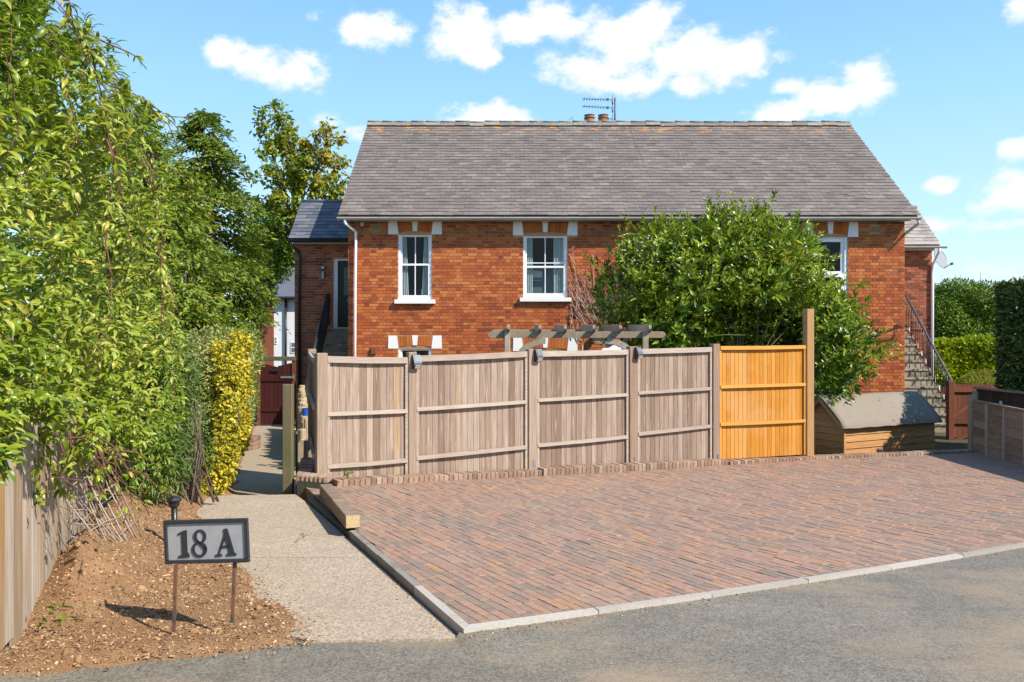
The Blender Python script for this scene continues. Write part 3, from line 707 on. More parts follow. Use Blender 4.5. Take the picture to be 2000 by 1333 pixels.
# soil bed: a height field with crumbs of bark on it
SOIL_R = [(3.0, -1.05), (4.35, -1.12), (4.75, -1.22), (5.1, -1.50), (5.72, -1.86), (6.4, -2.32), (7.2, -2.78), (7.9, -3.18), (8.9, -3.50), (9.4, -3.34), (14, -4.75), (21, -6.75)]
SY = np.array([a for a, b in SOIL_R]); SX = np.array([b for a, b in SOIL_R])
def fence_x(Y): return -2.70 - (np.asarray(Y) - 4.3) * .335          # line of the old board fence
def soil_h(X, Y):
    n = bump3(np.stack([X, Y, X * 0], -1).reshape(-1, 3), 5.5, 5).reshape(np.shape(X)); n2 = bump3(np.stack([X, Y, X * 0], -1).reshape(-1, 3), 22, 9).reshape(np.shape(X))
    base = np.where(Y < 9.0, PAD(X, Y), -.27 - .0385 * (Y - 9.0))
    dr = (np.interp(Y, SY, SX) - X) + .05 * n + .03 * n2
    df = (Y - (4.33 - .30 * np.clip(-(X + 1.2), 0, 4))) + .06 * n + .03 * n2      # front edge sweeps towards the road on the left
    e = np.minimum(dr, df)
    h = base - .03 + np.clip(e / .16, -1.2, 1) * .055
    mound = .38 * np.exp(-np.abs(X - fence_x(Y) - .18) / .30) * np.clip((Y - 4.55) / .7, 0, 1)
    return h + mound + .020 * n + .011 * n2
def soil():
    xs = np.arange(-7.5, -.95, .05); ys = np.arange(3.2, 21, .05)
    X, Y = np.meshgrid(xs, ys); Z = soil_h(X, Y)
    V = np.stack([X, Y, Z], -1).reshape(-1, 3); nx, ny = len(xs), len(ys)
    i = np.arange(nx * ny).reshape(ny, nx); Fq = np.stack([i[:-1, :-1], i[:-1, 1:], i[1:, 1:], i[1:, :-1]], -1).reshape(-1, 4)
    me = raw_mesh('soil_bed', V, Fq, M['soil'], None, True)
    tag(put('soil_bed', me), kind='structure')
    # bark chips: thousands of small flakes
    n = 70000
    x = rng.uniform(-3.7, -1.0, n); y = 3.6 + 4.7 * rng.random(n) ** 1.2
    e = np.minimum(np.interp(y, SY, SX) - x, y - (4.36 - .28 * np.clip(-(x + 1.2), 0, 4))) + .12 * rng.normal(size=n) * (rng.random(n) < .35)
    k = (e > -.02) & (x > fence_x(y) - .15); x, y = x[k], y[k]; n = len(x)
    p = np.stack([x, y, soil_h(x, y) + .003], -1)
    # keep stray chips above the concrete they fall on
    p[:, 2] = np.maximum(p[:, 2], np.where(y < 9, PAD(x, y) + .003, -9))
    d = rng.normal(size=(n, 3)); d[:, 2] *= .35; up = np.array([0, 0, 1.]) + rng.normal(size=(n, 3)) * .5
    me = leaf_mesh('bark_chips', p, d, up, .004 + .017 * rng.random(n) ** 2.8, (np.array([(-.5, -.22, 0), (.5, -.3, .05), (.45, .25, .12), (-.4, .3, .02)]), np.array([(0, 1, 2, 3)])), M['chip'])
    tag(put('bark_chips', me), kind='stuff')
soil()
def clods():
    mb = MB()
    for i in range(420):
        x, y = random.uniform(-3.5, -1.15), 3.9 + 3.6 * random.random(); e = min(float(np.interp(y, SY, SX)) - x, y - 4.3 + .25 * (-(x + 1.2)))
        if e < .0 or x < float(fence_x(y)) + .04: continue
        r = .006 + .020 * random.random() ** 2.5; h = float(soil_h(np.array([x]), np.array([y]))[0])
        Mr = Matrix.Rotation(random.random() * 6, 3, Vector((random.random(), random.random(), random.random() + .1)).normalized())
        mb.bevbox((x, y, h + r * .3), (r * 2, r * random.uniform(1.1, 1.9), r * random.uniform(.9, 1.5)), r * .45, Mr, random.random() * .5)
    tag(mb.build('soil_clods', M['chip']), kind='stuff')
clods()

# ------------------------------------------------------------------ the house
HYF = 20.7                       # depth of the front wall
S = HYF / F                      # metres per photo pixel there
hx = lambda x: (x - CX) * S
hz = lambda y: EYE - (y - HY) * S
HX0, HX1 = hx(680), hx(1767)
EZ = hz(433)                     # top of the front wall
house = thing('brick_house', 'long red brick house with grey slate roof and white sash windows, behind the panel fence', 'house', (3.0, HYF, GZ))
H = MB
EXY = 22.7                       # depth of the side extensions' fronts
EXL, EXR = -6.22, 12.02
WT_ = .22
windows = [  # x0,x1,y0(frame top),y1(sill top), arch top y, kind
    (778, 843, 455, 586, 433, 'sash1'), (1022, 1108, 457, 582, 433, 'sash2'), (1588, 1656, 460, 592, 434, 'upvc'),
    (778, 843, 678, 800, 656, 'low'), (1022, 1108, 683, 800, 660, 'low'), (1588, 1656, 683, 800, 660, 'low')]
openings = [(hx(a), hx(b), hz(d), hz(c)) for (a, b, c, d, e, k) in windows]
def front_wall():
    # mortar core, cut round the openings, 8 mm behind the brick faces
    m = MB(); yb = HYF + .010
    xs = sorted({HX0, HX1, *[o[0] for o in openings], *[o[1] for o in openings]}); zs = sorted({GZ, EZ, *[o[2] for o in openings], *[o[3] for o in openings]})
    for a, b in zip(xs[:-1], xs[1:]):
        for c, d in zip(zs[:-1], zs[1:]):
            cx, cz = (a+b)/2, (c+d)/2
            if any(o[0] < cx < o[1] and o[2] < cz < o[3] for o in openings): continue
            m.bbox(a, b, yb, yb + WT_, c, d)
    w = m.build('wall', M['mortar'], house)
    # side and back walls
    m = MB(); top = EZ + .02
    D = 7.7; rz = 8.0
    for x0, x1 in ((HX0, HX0 + WT_), (HX1 - WT_, HX1)):
        g = [Vector((x0, HYF + .011 + WT_, GZ)), Vector((x0, HYF + D, GZ)), Vector((x0, HYF + D, top)), Vector((x0, HYF + D/2, rz)), Vector((x0, HYF + .011 + WT_, top + .15))]
        m.prism(g, (x1 - x0, 0, 0))
    m.bbox(HX0 + WT_, HX1 - WT_, HYF + D - WT_, HYF + D, GZ, top)
    for z in (GZ + .3, hz(640)): m.bbox(HX0 + WT_ + .01, HX1 - WT_ - .01, HYF + WT_ + .02, HYF + D - WT_ - .01, z - .12, z)
    m.build('side_wall', M['newbrick'], house)
    return w
def lay_bricks(wall, x0, x1, z0, z1, yf, voids, mat, module, hgt, stuff_name, pick=0, rule=None, band=None, mj=.013):
    "Flemish bond: stretcher and header in turn, each a block proud of the mortar; the nearest ones single objects"
    ls, lh = module; stuff = MB(); bandm = MB(); singles = []
    ncourse = int((z1 - z0) / hgt)
    for c in range(ncourse):
        za = z1 - (c + 1) * hgt; x = x0 - (0 if c % 2 else (ls/2 + lh*.5 if lh else ls/2)); head = False
        k = 0
        isband = band and c in band
        while x < x1:
            L_ = (lh if head and lh else ls); a, b = max(x, x0) , min(x + L_ - mj, x1); x += L_
            if lh: head = not head
            if b - a < .03: continue
            segs = [(a, b)]
            for (v0, v1, vz0, vz1) in voids:
                if vz0 - .01 < za + hgt*.5 < vz1 + .01:
                    ns = []
                    for (p, q) in segs:
                        if q <= v0 or p >= v1: ns.append((p, q)); continue
                        if p < v0 - .03: ns.append((p, v0 - .004))
                        if q > v1 + .03: ns.append((v1 + .004, q))
                    segs = ns
            for (p, q) in segs:
                full = abs((q - p) - (ls - mj)) < 1e-4
                item = (p, q, za, full)
                if full and pick and rule((p+q)/2, za) and not isband: singles.append(item)
                else:
                    d = random.uniform(-.002, .002)
                    (bandm if isband else stuff).bbox(p, q, yf + d, yf + .06, za + mj/2, za + hgt - mj/2, random.random())
    singles.sort(key=lambda s: (s[0] ** 2 + (s[2] - EYE) ** 2))
    for s in singles[pick:]:
        d = random.uniform(-.002, .002); stuff.bbox(s[0], s[1], yf + d, yf + .06, s[2] + mj/2, s[2] + hgt - mj/2, random.random())
    if singles:
        m = MB(); w = ls - mj; m.bbox(-w/2, w/2, 0, .06, -hgt/2 + mj/2, hgt/2 - mj/2)
        me = bpy.data.meshes.new('brick'); me.from_pydata(m.v, [], m.f); set_tint(me, m.t); me.materials.append(mat)
        for s in singles[:pick]: piece('brick', me, wall, ((s[0]+s[1])/2, yf + random.uniform(-.002, .002), s[2] + hgt/2))
    o = stuff.build(stuff_name, mat, wall); tag(o, kind='stuff')
    if bandm.v: tag(bandm.build(stuff_name, M['ybrick'], wall), 'band of yellow brick under the eaves', kind='stuff')
wall = front_wall()
voids = [(o[0], o[1], o[2], o[3]) for o in openings]
for (a, b, c, d, e, k) in windows:      # lintel zone and sill zone
    voids.append((hx(a) - .27 , hx(b) + .27, hz(c) - .045, hz(e) + .0))
for (x, y) in ((733, 444), (1708, 449)): voids.append((hx(x-10), hx(x+10), hz(y+7), hz(y-7)))
lay_bricks(wall, HX0, HX1, GZ, EZ, HYF, voids, M['brick'], (.246, .122), .0822, 'brick', 300, lambda x, z: -4 < x < 2.4 and 1.3 < z < 4.0, band=(0, 3))

def lintel(a, b, c, e):
    "white springers and keystone with orange rubbed brick between"
    cx = (a + b) / 2; zt, zb = hz(e), hz(c)
    y0 = HYF - .012
    root = MB()
    sw = 17; kw = 5.2
    for s in (-1, 1):
        xi_t, xi_b = (b if s > 0 else a) + s * 2.5, (b if s > 0 else a) + s * -.5
        xo = (b if s > 0 else a) + s * 20
        zb2 = hz(c + 3.2)
        q = [Vector((hx(xi_b), y0, zb2)), Vector((hx(xo), y0, zb2)), Vector((hx(xo - s*.6), y0, zt)), Vector((hx(xi_t), y0, zt))]
        if s < 0: q = q[::-1]
        m = MB(); m.prism(q, (0, .12, 0)); o = m.build('springer_block', M['white'], house)
    arch = 3.2
    m = MB(); q = [Vector((hx(cx - 4.2), y0, hz(c - arch))), Vector((hx(cx + 4.2), y0, hz(c - arch))), Vector((hx(cx + 5.8), y0, zt + .01)), Vector((hx(cx - 5.8), y0, zt + .01))]
    m.prism(q, (0, .12, 0)); m.build('keystone', M['white'], house)
    half = (b - a) / 2
    for s in (-1, 1):
        n = max(4, int(half / 6.5))
        for i in range(n):
            f0, f1 = i / n, (i + 1) / n
            B = lambda f: 4.6 + (half + .3 - 4.6) * f; T = lambda f: 6.2 + (half + 2.2 - 6.2) * f
            g = .004
            zb_ = lambda f: hz(c - arch * (1 - f * f))
            q = [Vector((hx(cx + s*B(f0)) + s*g, HYF - .002, zb_(f0))), Vector((hx(cx + s*B(f1)) - s*g, HYF - .002, zb_(f1))), Vector((hx(cx + s*T(f1)) - s*g, HYF - .002, zt - .01)), Vector((hx(cx + s*T(f0)) + s*g, HYF - .002, zt - .01))]
            if s < 0: q = q[::-1]
            m = MB(); m.prism(q, (0, .10, 0), random.random()); m.build('arch_brick', M['voussoir'], house)
    m = MB(); m.bbox(hx(a - 22), hx(b + 22), HYF + .02, HYF + .009 + .001 + .02, zb - .05, zt)   # mortar bed behind
    m.build('lintel_bed', M['mortar'], house)
def window(a, b, c, d, e, kind):
    X0, X1, Z0, Z1 = hx(a), hx(b), hz(d), hz(c)
    y = HYF + .034
    m = MB(); t = .055 if kind != 'upvc' else .07
    m.bbox(X0, X0 + t, y, y + .09, Z0, Z1); m.bbox(X1 - t, X1, y, y + .09, Z0, Z1)
    zt = Z1 - t; m.bbox(X0 + t, X1 - t, y, y + .09, zt, Z1)
    # curved head filling the arch
    n = 8; arc = [Vector((X0 + (X1-X0)*i/n, y - .01, Z1 + .001 + .042*(1 - (2*i/n - 1)**2) - .0)) for i in range(n+1)]
    m.prism([Vector((X0, y - .01, Z1 - .03))] + [Vector((X1, y - .01, Z1 - .03))] + arc[::-1], (0, .06, 0))
    m.bbox(X0 + t, X1 - t, y - .005, y + .09, Z0, Z0 + .07)
    w = m.build('window', M['upvc'], house)
    zm = hz(517 if kind == 'sash1' else 521.5) if kind.startswith('sash') else (hz(536) if kind == 'upvc' else (Z0+Z1)/2)
    xc = (X0 + X1) / 2
    def sash(xa, xb, za, zb, yy, bar=True, st=.035):
        s = MB(); s.bbox(xa, xa+st, yy, yy+.035, za, zb); s.bbox(xb-st, xb, yy, yy+.035, za, zb)
        s.bbox(xa+st, xb-st, yy, yy+.035, za, za+st*1.2); s.bbox(xa+st, xb-st, yy, yy+.035, zb-st*1.1, zb)
        if bar: s.bbox(xc-.012, xc+.012, yy+.002, yy+.033, za+st*1.2, zb-st*1.1)
        s.build('sash', M['upvc'], w)
        for (p, q) in (((xa+st, xc-.012), (xc+.012, xb-st)) if bar else ((xa+st, xb-st),)):
            g = MB(); g.bbox(p, q, yy+.012, yy+.018, za+st*1.2, zb-st*1.1); g.build('pane', M['glass'], w)
    sash(X0+t, X1-t, zm - .02, zt, y + .045, kind != 'upvc', .04 if kind != 'upvc' else .085)
    sash(X0+t, X1-t, Z0+.07, zm + .02, y + .008, kind != 'upvc', .04 if kind != 'upvc' else .085)
    if kind == 'sash2':
        s = MB(); zz = hz(513.5); s.bbox(X0+t+.04, X1-t-.04, y+.05, y+.075, zz-.012, zz+.012); s.build('sash_bar', M['upvc'], w)
        s = MB(); zz = hz(578.5); s.bbox(X0+t+.02, X1-t-.02, y+.002, y+.008, zz-.012, zz+.012); s.build('vent_gap_shade', M['hole'], w)  # dark strip painted for the shade in the open gap
    # sill
    if kind.startswith('sash') or kind == 'upvc':
        s = MB(); s.bevbox(((X0+X1)/2, HYF + .0, Z0 - .055), (X1 - X0 + .19, .22, .105), .008); s.build('sill', M['white'], w)
    # curtains behind the glass
    cw = {'sash1': (.15, .17), 'sash2': (.13, .20), 'upvc': (.0, .0), 'low': (0, 0)}[kind]
    yy = y + .125
    for side, frac in ((0, cw[0]), (1, cw[1])):
        if frac == 0: continue
        n = 24; vs = []; W = (X1 - X0) * frac * 1.3
        for i in range(n + 1):
            u = i / n; x = X0 + t + W * u if side == 0 else X1 - t - W * u
            off = .028 * math.sin(u * 26)
            pull = 1.0 if kind == 'sash2' else .86
            vs += [(x if kind == 'sash2' else x + (0.03*u if side == 0 else -.03*u), yy + off, Z0 + .05), (x - (0.035*u*(1 if side == 0 else -1) if kind == 'sash1' else 0), yy + off, Z1 - .04)]
        s = MB(); s.add(vs, [(2*i, 2*i+2, 2*i+3, 2*i+1) for i in range(n)], 0, True); s.build('curtain', M['curtain'], w)
    s = MB()
    if kind in ('sash2', 'low'): 
        s.bbox(X0 + t, X1 - t, y + .30, y + .306, Z0 + .05, (zm if kind == 'sash2' else Z1)); s.build('blind', M['blind'], w); s = MB()
        if kind == 'low': return
    # the room behind: backdrop and furniture, the dimness put into one dark colour
    s.bbox(X0 - .4, X1 + .4, y + 2.2, y + 2.22, Z0 - .3, Z1 + .2); s.bbox(X0 + .35, X1 - .1, y + .9, y + 1.0, Z0 - .2, Z0 + .42); s.build('room_interior', M['room'], w)
    if kind == 'sash1':
        s = MB(); s.bbox(X1 - .32, X1 - .16, y + .35, y + .37, Z0 + .08, Z0 + .30); s.build('room_paper', M['white'], w)
for wd in windows:
    lintel(wd[0], wd[1], wd[2], wd[4]); window(*wd)

def airbrick(x, y):
    m = MB(); X, Z = hx(x), hz(y); w, h = .24, .155
    m.bbox(X - w/2, X + w/2, HYF - .004, HYF + .05, Z - h/2, Z + h/2)
    o = m.build('air_brick', M['air'], house); m = MB()
    for i in range(7):
        for j in range(4): m.bbox(X - w/2 + .022 + i*.031, X - w/2 + .04 + i*.031, HYF - .006, HYF + .0, Z - h/2 + .02 + j*.032, Z - h/2 + .038 + j*.032)  # dark blocks on the face stand for the shaded openings
    m.build('vent_hole_shade', M['hole'], o)
airbrick(733, 444); airbrick(1708, 449)
m = MB(); m.bevbox((hx(730), HYF - .03, hz(686)), (.14, .08, .17), .01); m.build('vent_cover', M['brown_wood'], house)

# roofs -----------------------------------------------------------------------
def roof_side(parent, x0, x1, ye, ze, yr, zr, mat, w, gauge, singles, name='slate', th=.013, overhang=0):
    e = Vector((0, yr - ye, zr - ze)); L_ = e.length; e.normalize(); nrm = Vector((0, -e.z, e.y))
    stuff = MB(); items = []
    n = int(L_ / gauge)
    # slate: nominal w x 1.9 gauge, lying on the course below at a slight tilt
    tl = gauge * 1.9
    tilt = math.atan2(th * 1.15, gauge)
    ee = (e * math.cos(tilt) - nrm * math.sin(tilt)).normalized(); nn = (nrm * math.cos(tilt) + e * math.sin(tilt)).normalized()
    Mx = Matrix((Vector((1, 0, 0)), ee, nn)).transposed()
    for c in range(n + 1):
        x = x0 - (w / 2 if c % 2 else 0); 
        while x < x1 - .02:
            a, b = max(x, x0), min(x + w, x1); x += w
            if b - a < .04: continue
            items.append((c, a, b, abs(b - a - w) < 1e-4))
    me = None; k = 0
    for (c, a, b, full) in items:
        s0 = c * gauge + random.gauss(0, .006) + (random.uniform(-.025, 0) if random.random() < .03 else 0); g = .0035
        ln = tl if c < n - 1 else gauge
        base = Vector(((a + b) / 2, ye, ze)) + e * (s0 + ln / 2) + nrm * (th * 1.2 + random.gauss(0, .0012))
        rot = Matrix.Rotation(random.gauss(0, .006), 3, nrm) @ Matrix.Rotation(random.gauss(0, .006), 3, e) @ Mx
        if full and k < singles and c < n - 1:
            if me is None:
                m = MB(); m.box((0, 0, 0), (w - g, tl, th)); me = bpy.data.meshes.new(name); me.from_pydata(m.v, [], m.f); set_tint(me, m.t); me.materials.append(mat)
            piece(name, me, parent, base, rot.to_quaternion()); k += 1
        else:
            stuff.box(base, (b - a - g, ln, th), rot, random.random())
    o = stuff.build(name, mat, parent); tag(o, kind='stuff')
ROOF_X0, ROOF_X1 = -4.46, 10.44
RYE, RZE, RYR, RZR = 20.35, 4.70, 24.5, 8.14
def main_roof():
    m = MB(); t = .10
    a, b, c = Vector((0, RYE, RZE)), Vector((0, RYR, RZR)), Vector((0, 2*RYR - RYE, RZE))
    for (p, q) in ((a, b), (c, b)):
        poly = [Vector((ROOF_X0 + .03, p.y, p.z)), Vector((ROOF_X0 + .03, q.y, q.z)), Vector((ROOF_X0 + .03, q.y, q.z - t)), Vector((ROOF_X0 + .03, p.y + (.1 if p is a else -.1), p.z - t*.2))]
        m.prism(poly, (ROOF_X1 - ROOF_X0 - .06, 0, 0))
    r = m.build('roof', M['slate'], house)
    roof_side(r, ROOF_X0, ROOF_X1, RYE - .02, RZE + .004, RYR, RZR, M['slate'], .268, .170, 300)
    # ridge tiles
    n = 33; w = (ROOF_X1 - ROOF_X0) / n
    e = Vector((0, RYR - RYE, RZR - RZE)).normalized()
    for i in range(n):
        x0 = ROOF_X0 + i * w; dz = random.gauss(0, .007); m = MB()
        for s in (-1, 1):
            d = Vector((0, s * e.y, -e.z)); nr = Vector((0, s * e.z, e.y))
            top = Vector((0, RYR, RZR + .060 + dz))
            q = [top, top + d * .20, top + d * .20 + nr * .022, top + Vector((0, 0, .03))]
            if s > 0: q = q[::-1]
            m.prism([p + Vector((x0 + .003, 0, 0)) for p in q], (w - .006, 0, 0))
        m.tube([Vector((x0 + .003, RYR, RZR + .10 + dz)), Vector((x0 + w - .003, RYR, RZR + .10 + dz))], .03, 8)
        m.build('ridge_tile', M['ridge'], r)
    # bargeboard edges
    for x in (ROOF_X0, ROOF_X1 - .03):
        m = MB(); q = [Vector((x, RYE, RZE - .02)), Vector((x, RYR, RZR - .02)), Vector((x, RYR, RZR - .14)), Vector((x, RYE + .05, RZE - .12))]
        m.prism(q, (.028, 0, 0)); m.build('bargeboard', M['gutter'], r)
    # the old sagging seam with its flashing, and one wire lying on the slates
    m = MB(); nr = Vector((0, -e.z, e.y)); pts = []
    for (x, y) in ((1229, 252), (1240, 290), (1258, 330), (1278, 372), (1300, 422)):
        f = (422 - y) / 170.0; s = f ** 1.08
        pts.append(Vector(((x - CX) * (RYE + (RYR-RYE)*s) / F, RYE + (RYR-RYE)*s, RZE + (RZR-RZE)*s)) + nr * .034)
    m.tube(pts, .006, 5); m.build('cable', M['iron'], r)
main_roof()
def gutter_run(x0, x1, y, z, mat, r=.058, fascia=True, name='gutter'):
    m = MB(); n = 8; prof = [(r*math.cos(math.pi + math.pi*i/n), r*math.sin(math.pi + math.pi*i/n)) for i in range(n+1)]
    out = [(r*1.06*math.cos(math.pi + math.pi*i/n), r*1.06*math.sin(math.pi + math.pi*i/n)) for i in range(n+1)]
    loop = out + prof[::-1]
    m.prism([Vector((x0, y + a, z + b)) for a, b in loop], (x1 - x0, 0, 0))
    k = int((x1 - x0) / 2.0)
    for i in range(1, k): 
        xx = x0 + (x1 - x0) * i / k; m.prism([Vector((xx, y + a*1.14, z + b*1.14)) for a, b in out], (.05, 0, 0))
    g = m.build(name, mat, house)
    return g
gutter_run(ROOF_X0 - .02, ROOF_X1 + .04, RYE - .03, RZE - .035, M['gutter'])
m = MB(); m.bbox(HX0 - .1, HX1 + .06, HYF - .17, HYF + .0, EZ + .0, EZ + .10); m.build('soffit', M['gutter'], house)
def pipe(pts, r, mat, name='downpipe'):
    m = MB(); m.tube(pts, r, 10); return m.build(name, mat, house)
pipe([(hx(679), RYE - .02, RZE - .06), (hx(679.5), RYE - .02, hz(440)), (hx(694), HYF - .09, hz(452)), (hx(696.5), HYF - .09, hz(456)), (hx(695), HYF - .09, hz(560)), (hx(694), HYF - .09, GZ)], .036, M['upvc'])
pipe([(ROOF_X1 - .02, RYE - .02, RZE - .07), (ROOF_X1 - .02, RYE - .02, RZE - .19), (HX1 - .02, HYF + .2, RZE - .48), (HX1 + .05, HYF + .5, RZE - .55)], .036, M['gutter'])

def extension(side):
    L_ = side < 0
    x0, x1 = (EXL, HX0 - .001) if L_ else (HX1 + .001, EXR)
    D = 2.3; ze = 4.34 if L_ else 4.16
    o = [] 
    yf = EXY
    zf = 1.84
    door = (hx_at(650, yf), x1 + .1, zf, hz_at(505, yf)) if L_ else None
    m = MB()
    if L_:
        m.bbox(x0, door[0], yf + .01, yf + .2, GZ, ze); m.bbox(door[0], x1, yf + .01, yf + .2, door[3], ze); m.bbox(door[0], x1, yf + .01, yf + .2, GZ, zf)
    else: m.bbox(x0, x1, yf + .01, yf + .2, GZ, ze)
    m.bbox(x0, x0 + .2, yf + .201, yf + D, GZ, ze) if L_ else m.bbox(x1 - .2, x1, yf + .201, yf + D, GZ, ze)
    m.bbox(x0, x1, yf + D + .001, yf + D + .2, GZ, ze)
    w = m.build('extension_wall', M['mortar'], house)
    voids = [(door[0] - .002, door[1], door[2], door[3] + .02)] if L_ else []
    lay_bricks(w, x0, x1, GZ, ze, yf, voids, M['newbrick'], (.235, 0), .0785, 'brick', 0)
    # roof
    rx0, rx1 = (x0 - .10, x1) if L_ else (x0, x1 + .12)
    ye, yr = yf - .24, yf + 1.12; rise = 1.27
    m = MB(); zr = ze + .03 + rise
    for (p, q) in (((ye, ze + .03), (yr, zr)), ((2*yr - ye, ze + .03), (yr, zr))):
        m.prism([Vector((rx0 + .02, p[0], p[1])), Vector((rx0 + .02, q[0], q[1])), Vector((rx0 + .02, q[0], q[1] - .1)), Vector((rx0 + .02, p[0] + (.1 if p[0] < q[0] else -.1), p[1] - .02))], (rx1 - rx0 - .04, 0, 0))
    m.prism([Vector((x0 + .02 if L_ else x1 - .2, ye + .24, ze)), Vector((x0 + .02 if L_ else x1 - .2, 2*yr - ye - .2, ze)), Vector((x0 + .02 if L_ else x1 - .2, yr, zr - .12))], (.18, 0, 0))
    r = m.build('extension_roof', M['newslate'] if L_ else M['rslate'], house)
    roof_side(r, rx0, rx1, ye, ze + .034, yr, zr, M['newslate'] if L_ else M['rslate'], .30 if L_ else .268, .165, 0)
    m = MB(); m.tube([Vector((rx0, yr, zr + .03)), Vector((rx1, yr, zr + .03))], .055, 8); m.build('ridge_cap', M['newslate'] if L_ else M['ridge'], r)
    g = M['black'] if L_ else M['gutter']
    gutter_run(rx0 - (.02 if L_ else 0), rx1 + (0 if L_ else .14), ye - .03, ze - .0, g)
    m = MB(); m.bbox(x0, x1, yf - .14, yf + .005, ze - .10, ze - .02); m.build('fascia', M['gutter'], house)
    if L_:
        pipe([(x0 + .0, ye - .03, ze - .05), (x0 + .0, ye, ze - .16), (x0 + .13, yf - .06, ze - .30), (x0 + .15, yf - .06, ze - .42), (x0 + .15, yf - .06, GZ)], .042, M['black'])
        # door in its white frame
        m = MB(); dx0, dx1, dz0, dz1 = door; yy = yf + .07
        m.bbox(dx0, dx0 + .12, yy, yy + .08, dz0, dz1); m.bbox(dx0 + .12, x1, yy, yy + .08, dz1 - .06, dz1); m.bbox(dx0 + .12, x1, yy - .05, yy + .08, dz0 - .0, dz0 + .03)
        fr = m.build('door_frame', M['upvc'], house)
        m = MB(); m.bbox(dx0 + .122, x1, yy + .02, yy + .07, dz0 + .032, dz1 - .062); d = m.build('door', M['black'], house)
        m = MB(); m.bbox(dx0 + .30, dx0 + .52, yy + .012, yy + .018, dz0 + .95, dz1 - .25); m.build('glazing', M['doorglass'], d)
        m = MB(); m.bbox(dx0 + .40, dx0 + .55, yy - .02, yy + .015, dz0 + .80, dz0 + .84); m.build('handle', M['steel'], d)
    else:
        pipe([(x1 + .07, ye - .03, ze - .05), (x1 + .07, ye, ze - .16), (x1 - .0, yf - .05, ze - .50), (x1 - .02, yf - .05, ze - .75), (x1 - .03, yf - .05, GZ)], .04, M['upvc'])
def hx_at(x, Y): return (x - CX) * Y / F
def hz_at(y, Y): return EYE - (y - HY) * Y / F
extension(-1); extension(1)

# chimney stack on the rear slope: pots show above the ridge
m = MB(); m.bbox(2.35, 4.4, 25.6, 26.3, 6.9, 8.52); ch = m.build('chimney', M['newbrick'], house)
for (x, w) in ((1151, 1), (1178, 2)):
    Y = 25.95; c = P(x, 244, Y)
    m = MB(); m.lathe((c.x, Y, 8.50), [(.19, 0), (.16, .06), (.15, .30), (.18, .34)], 12); p = m.build('chimney_pot', M['pot'], ch)
    m = MB(); zt = hz_at(232.5, Y)
    for k in range(4):
        a = k * math.pi/2 + .5; m.tube([(c.x + .13*math.cos(a), Y + .13*math.sin(a), 8.78), (c.x + .13*math.cos(a), Y + .13*math.sin(a), zt)], .012, 4)
    m.lathe((c.x, Y, zt), [(.17, 0), (.19, .02), (.10, .06)] if w == 1 else [(.17, 0), (.17, .04)], 12)
    m.build('cowl', M['bark'], p)

def aerial():
    Y = 25.95; b = P(1201, 250, Y); s = Y / F
    t = thing('tv_aerial', 'tall grey television aerial above the roof ridge', 'aerial', (b.x, Y, 8.5))
    m = MB(); m.tube([(b.x, Y, 8.3), (b.x, Y, hz_at(191, Y))], .028, 6); m.build('mast', M['iron'], t)
    for (y, xl, rod) in ((195, 1137, 9), (211, 1137, 9), (233, 1186, 2)):
        z = hz_at(y, Y); m = MB(); xe = hx_at(xl, Y); dz = .02 if y != 211 else .05
        m.tube([(b.x + .05, Y, z - .01), (xe, Y, z + dz)], .011, 5)
        for k in range(rod):
            f = (k + .3) / rod; xx = b.x - .25 + (xe - b.x + .25) * f; m.tube([(xx, Y - .17, z + dz*f), (xx, Y + .17, z + dz*f)], .009, 4)
        m.tube([(b.x - .06, Y - .05, z + .15), (b.x - .10, Y, z), (b.x - .06, Y - .05, z - .15)], .012, 4); m.tube([(b.x - .06, Y + .15, z + .13), (b.x - .10, Y, z), (b.x - .06, Y + .15, z - .13)], .012, 4)
        m.bbox(b.x - .27, b.x - .20, Y - .03, Y + .03, z - .03, z + .04)
        m.build('antenna', M['iron'], t)
aerial()
def roof_wires():
    t = thing('roof_wires', 'pair of thin leaning wires standing up behind the roof ridge', 'wires', (1.6, 25.9, 7.9))
    for (x0, x1, y1) in ((1116, 1112, 233), (1124, 1116, 229)):
        m = MB(); a = P(x0 + 3, 248, 25.9); b = P(x1, y1, 25.9); m.tube([a, b], .012, 4); m.build('wire', M['iron'], t)
roof_wires()

def satellite():
    c = P(1829, 508, 22.9)
    t = thing('satellite_dish', 'grey satellite dish on the right end of the house', 'satellite dish', (c.x, c.y, c.z))
    d = Vector((.50, -.80, .33)).normalized(); q = d.to_track_quat('Z', 'Y').to_matrix()
    m = MB(); n = 20; rings = 6; r = .30; prof = [(max(.002, r * i / rings), .09 * (i / rings) ** 2) for i in range(rings + 1)]
    cc = c + Vector((.06, .0, 0)); m.lathe(cc, prof + [(r*1.03, .09), (r*1.03, .075)], n, 0, q); m.build('reflector', M['dish'], t)
    m = MB(); m.tube([cc, cc + Vector((-.12, .08, -.12)), Vector((EXR - .01, EXY + .1, cc.z - .15))], .022, 6); m.build('bracket', M['iron'], t)
    m = MB(); tip = cc + d * .32 + q @ Vector((0, -.26, 0)); m.tube([cc + q @ Vector((0, -.28, .08)), tip], .012, 5); m.box(tip, (.06, .06, .09), q); m.build('receiver', M['dish'], t)
satellite()

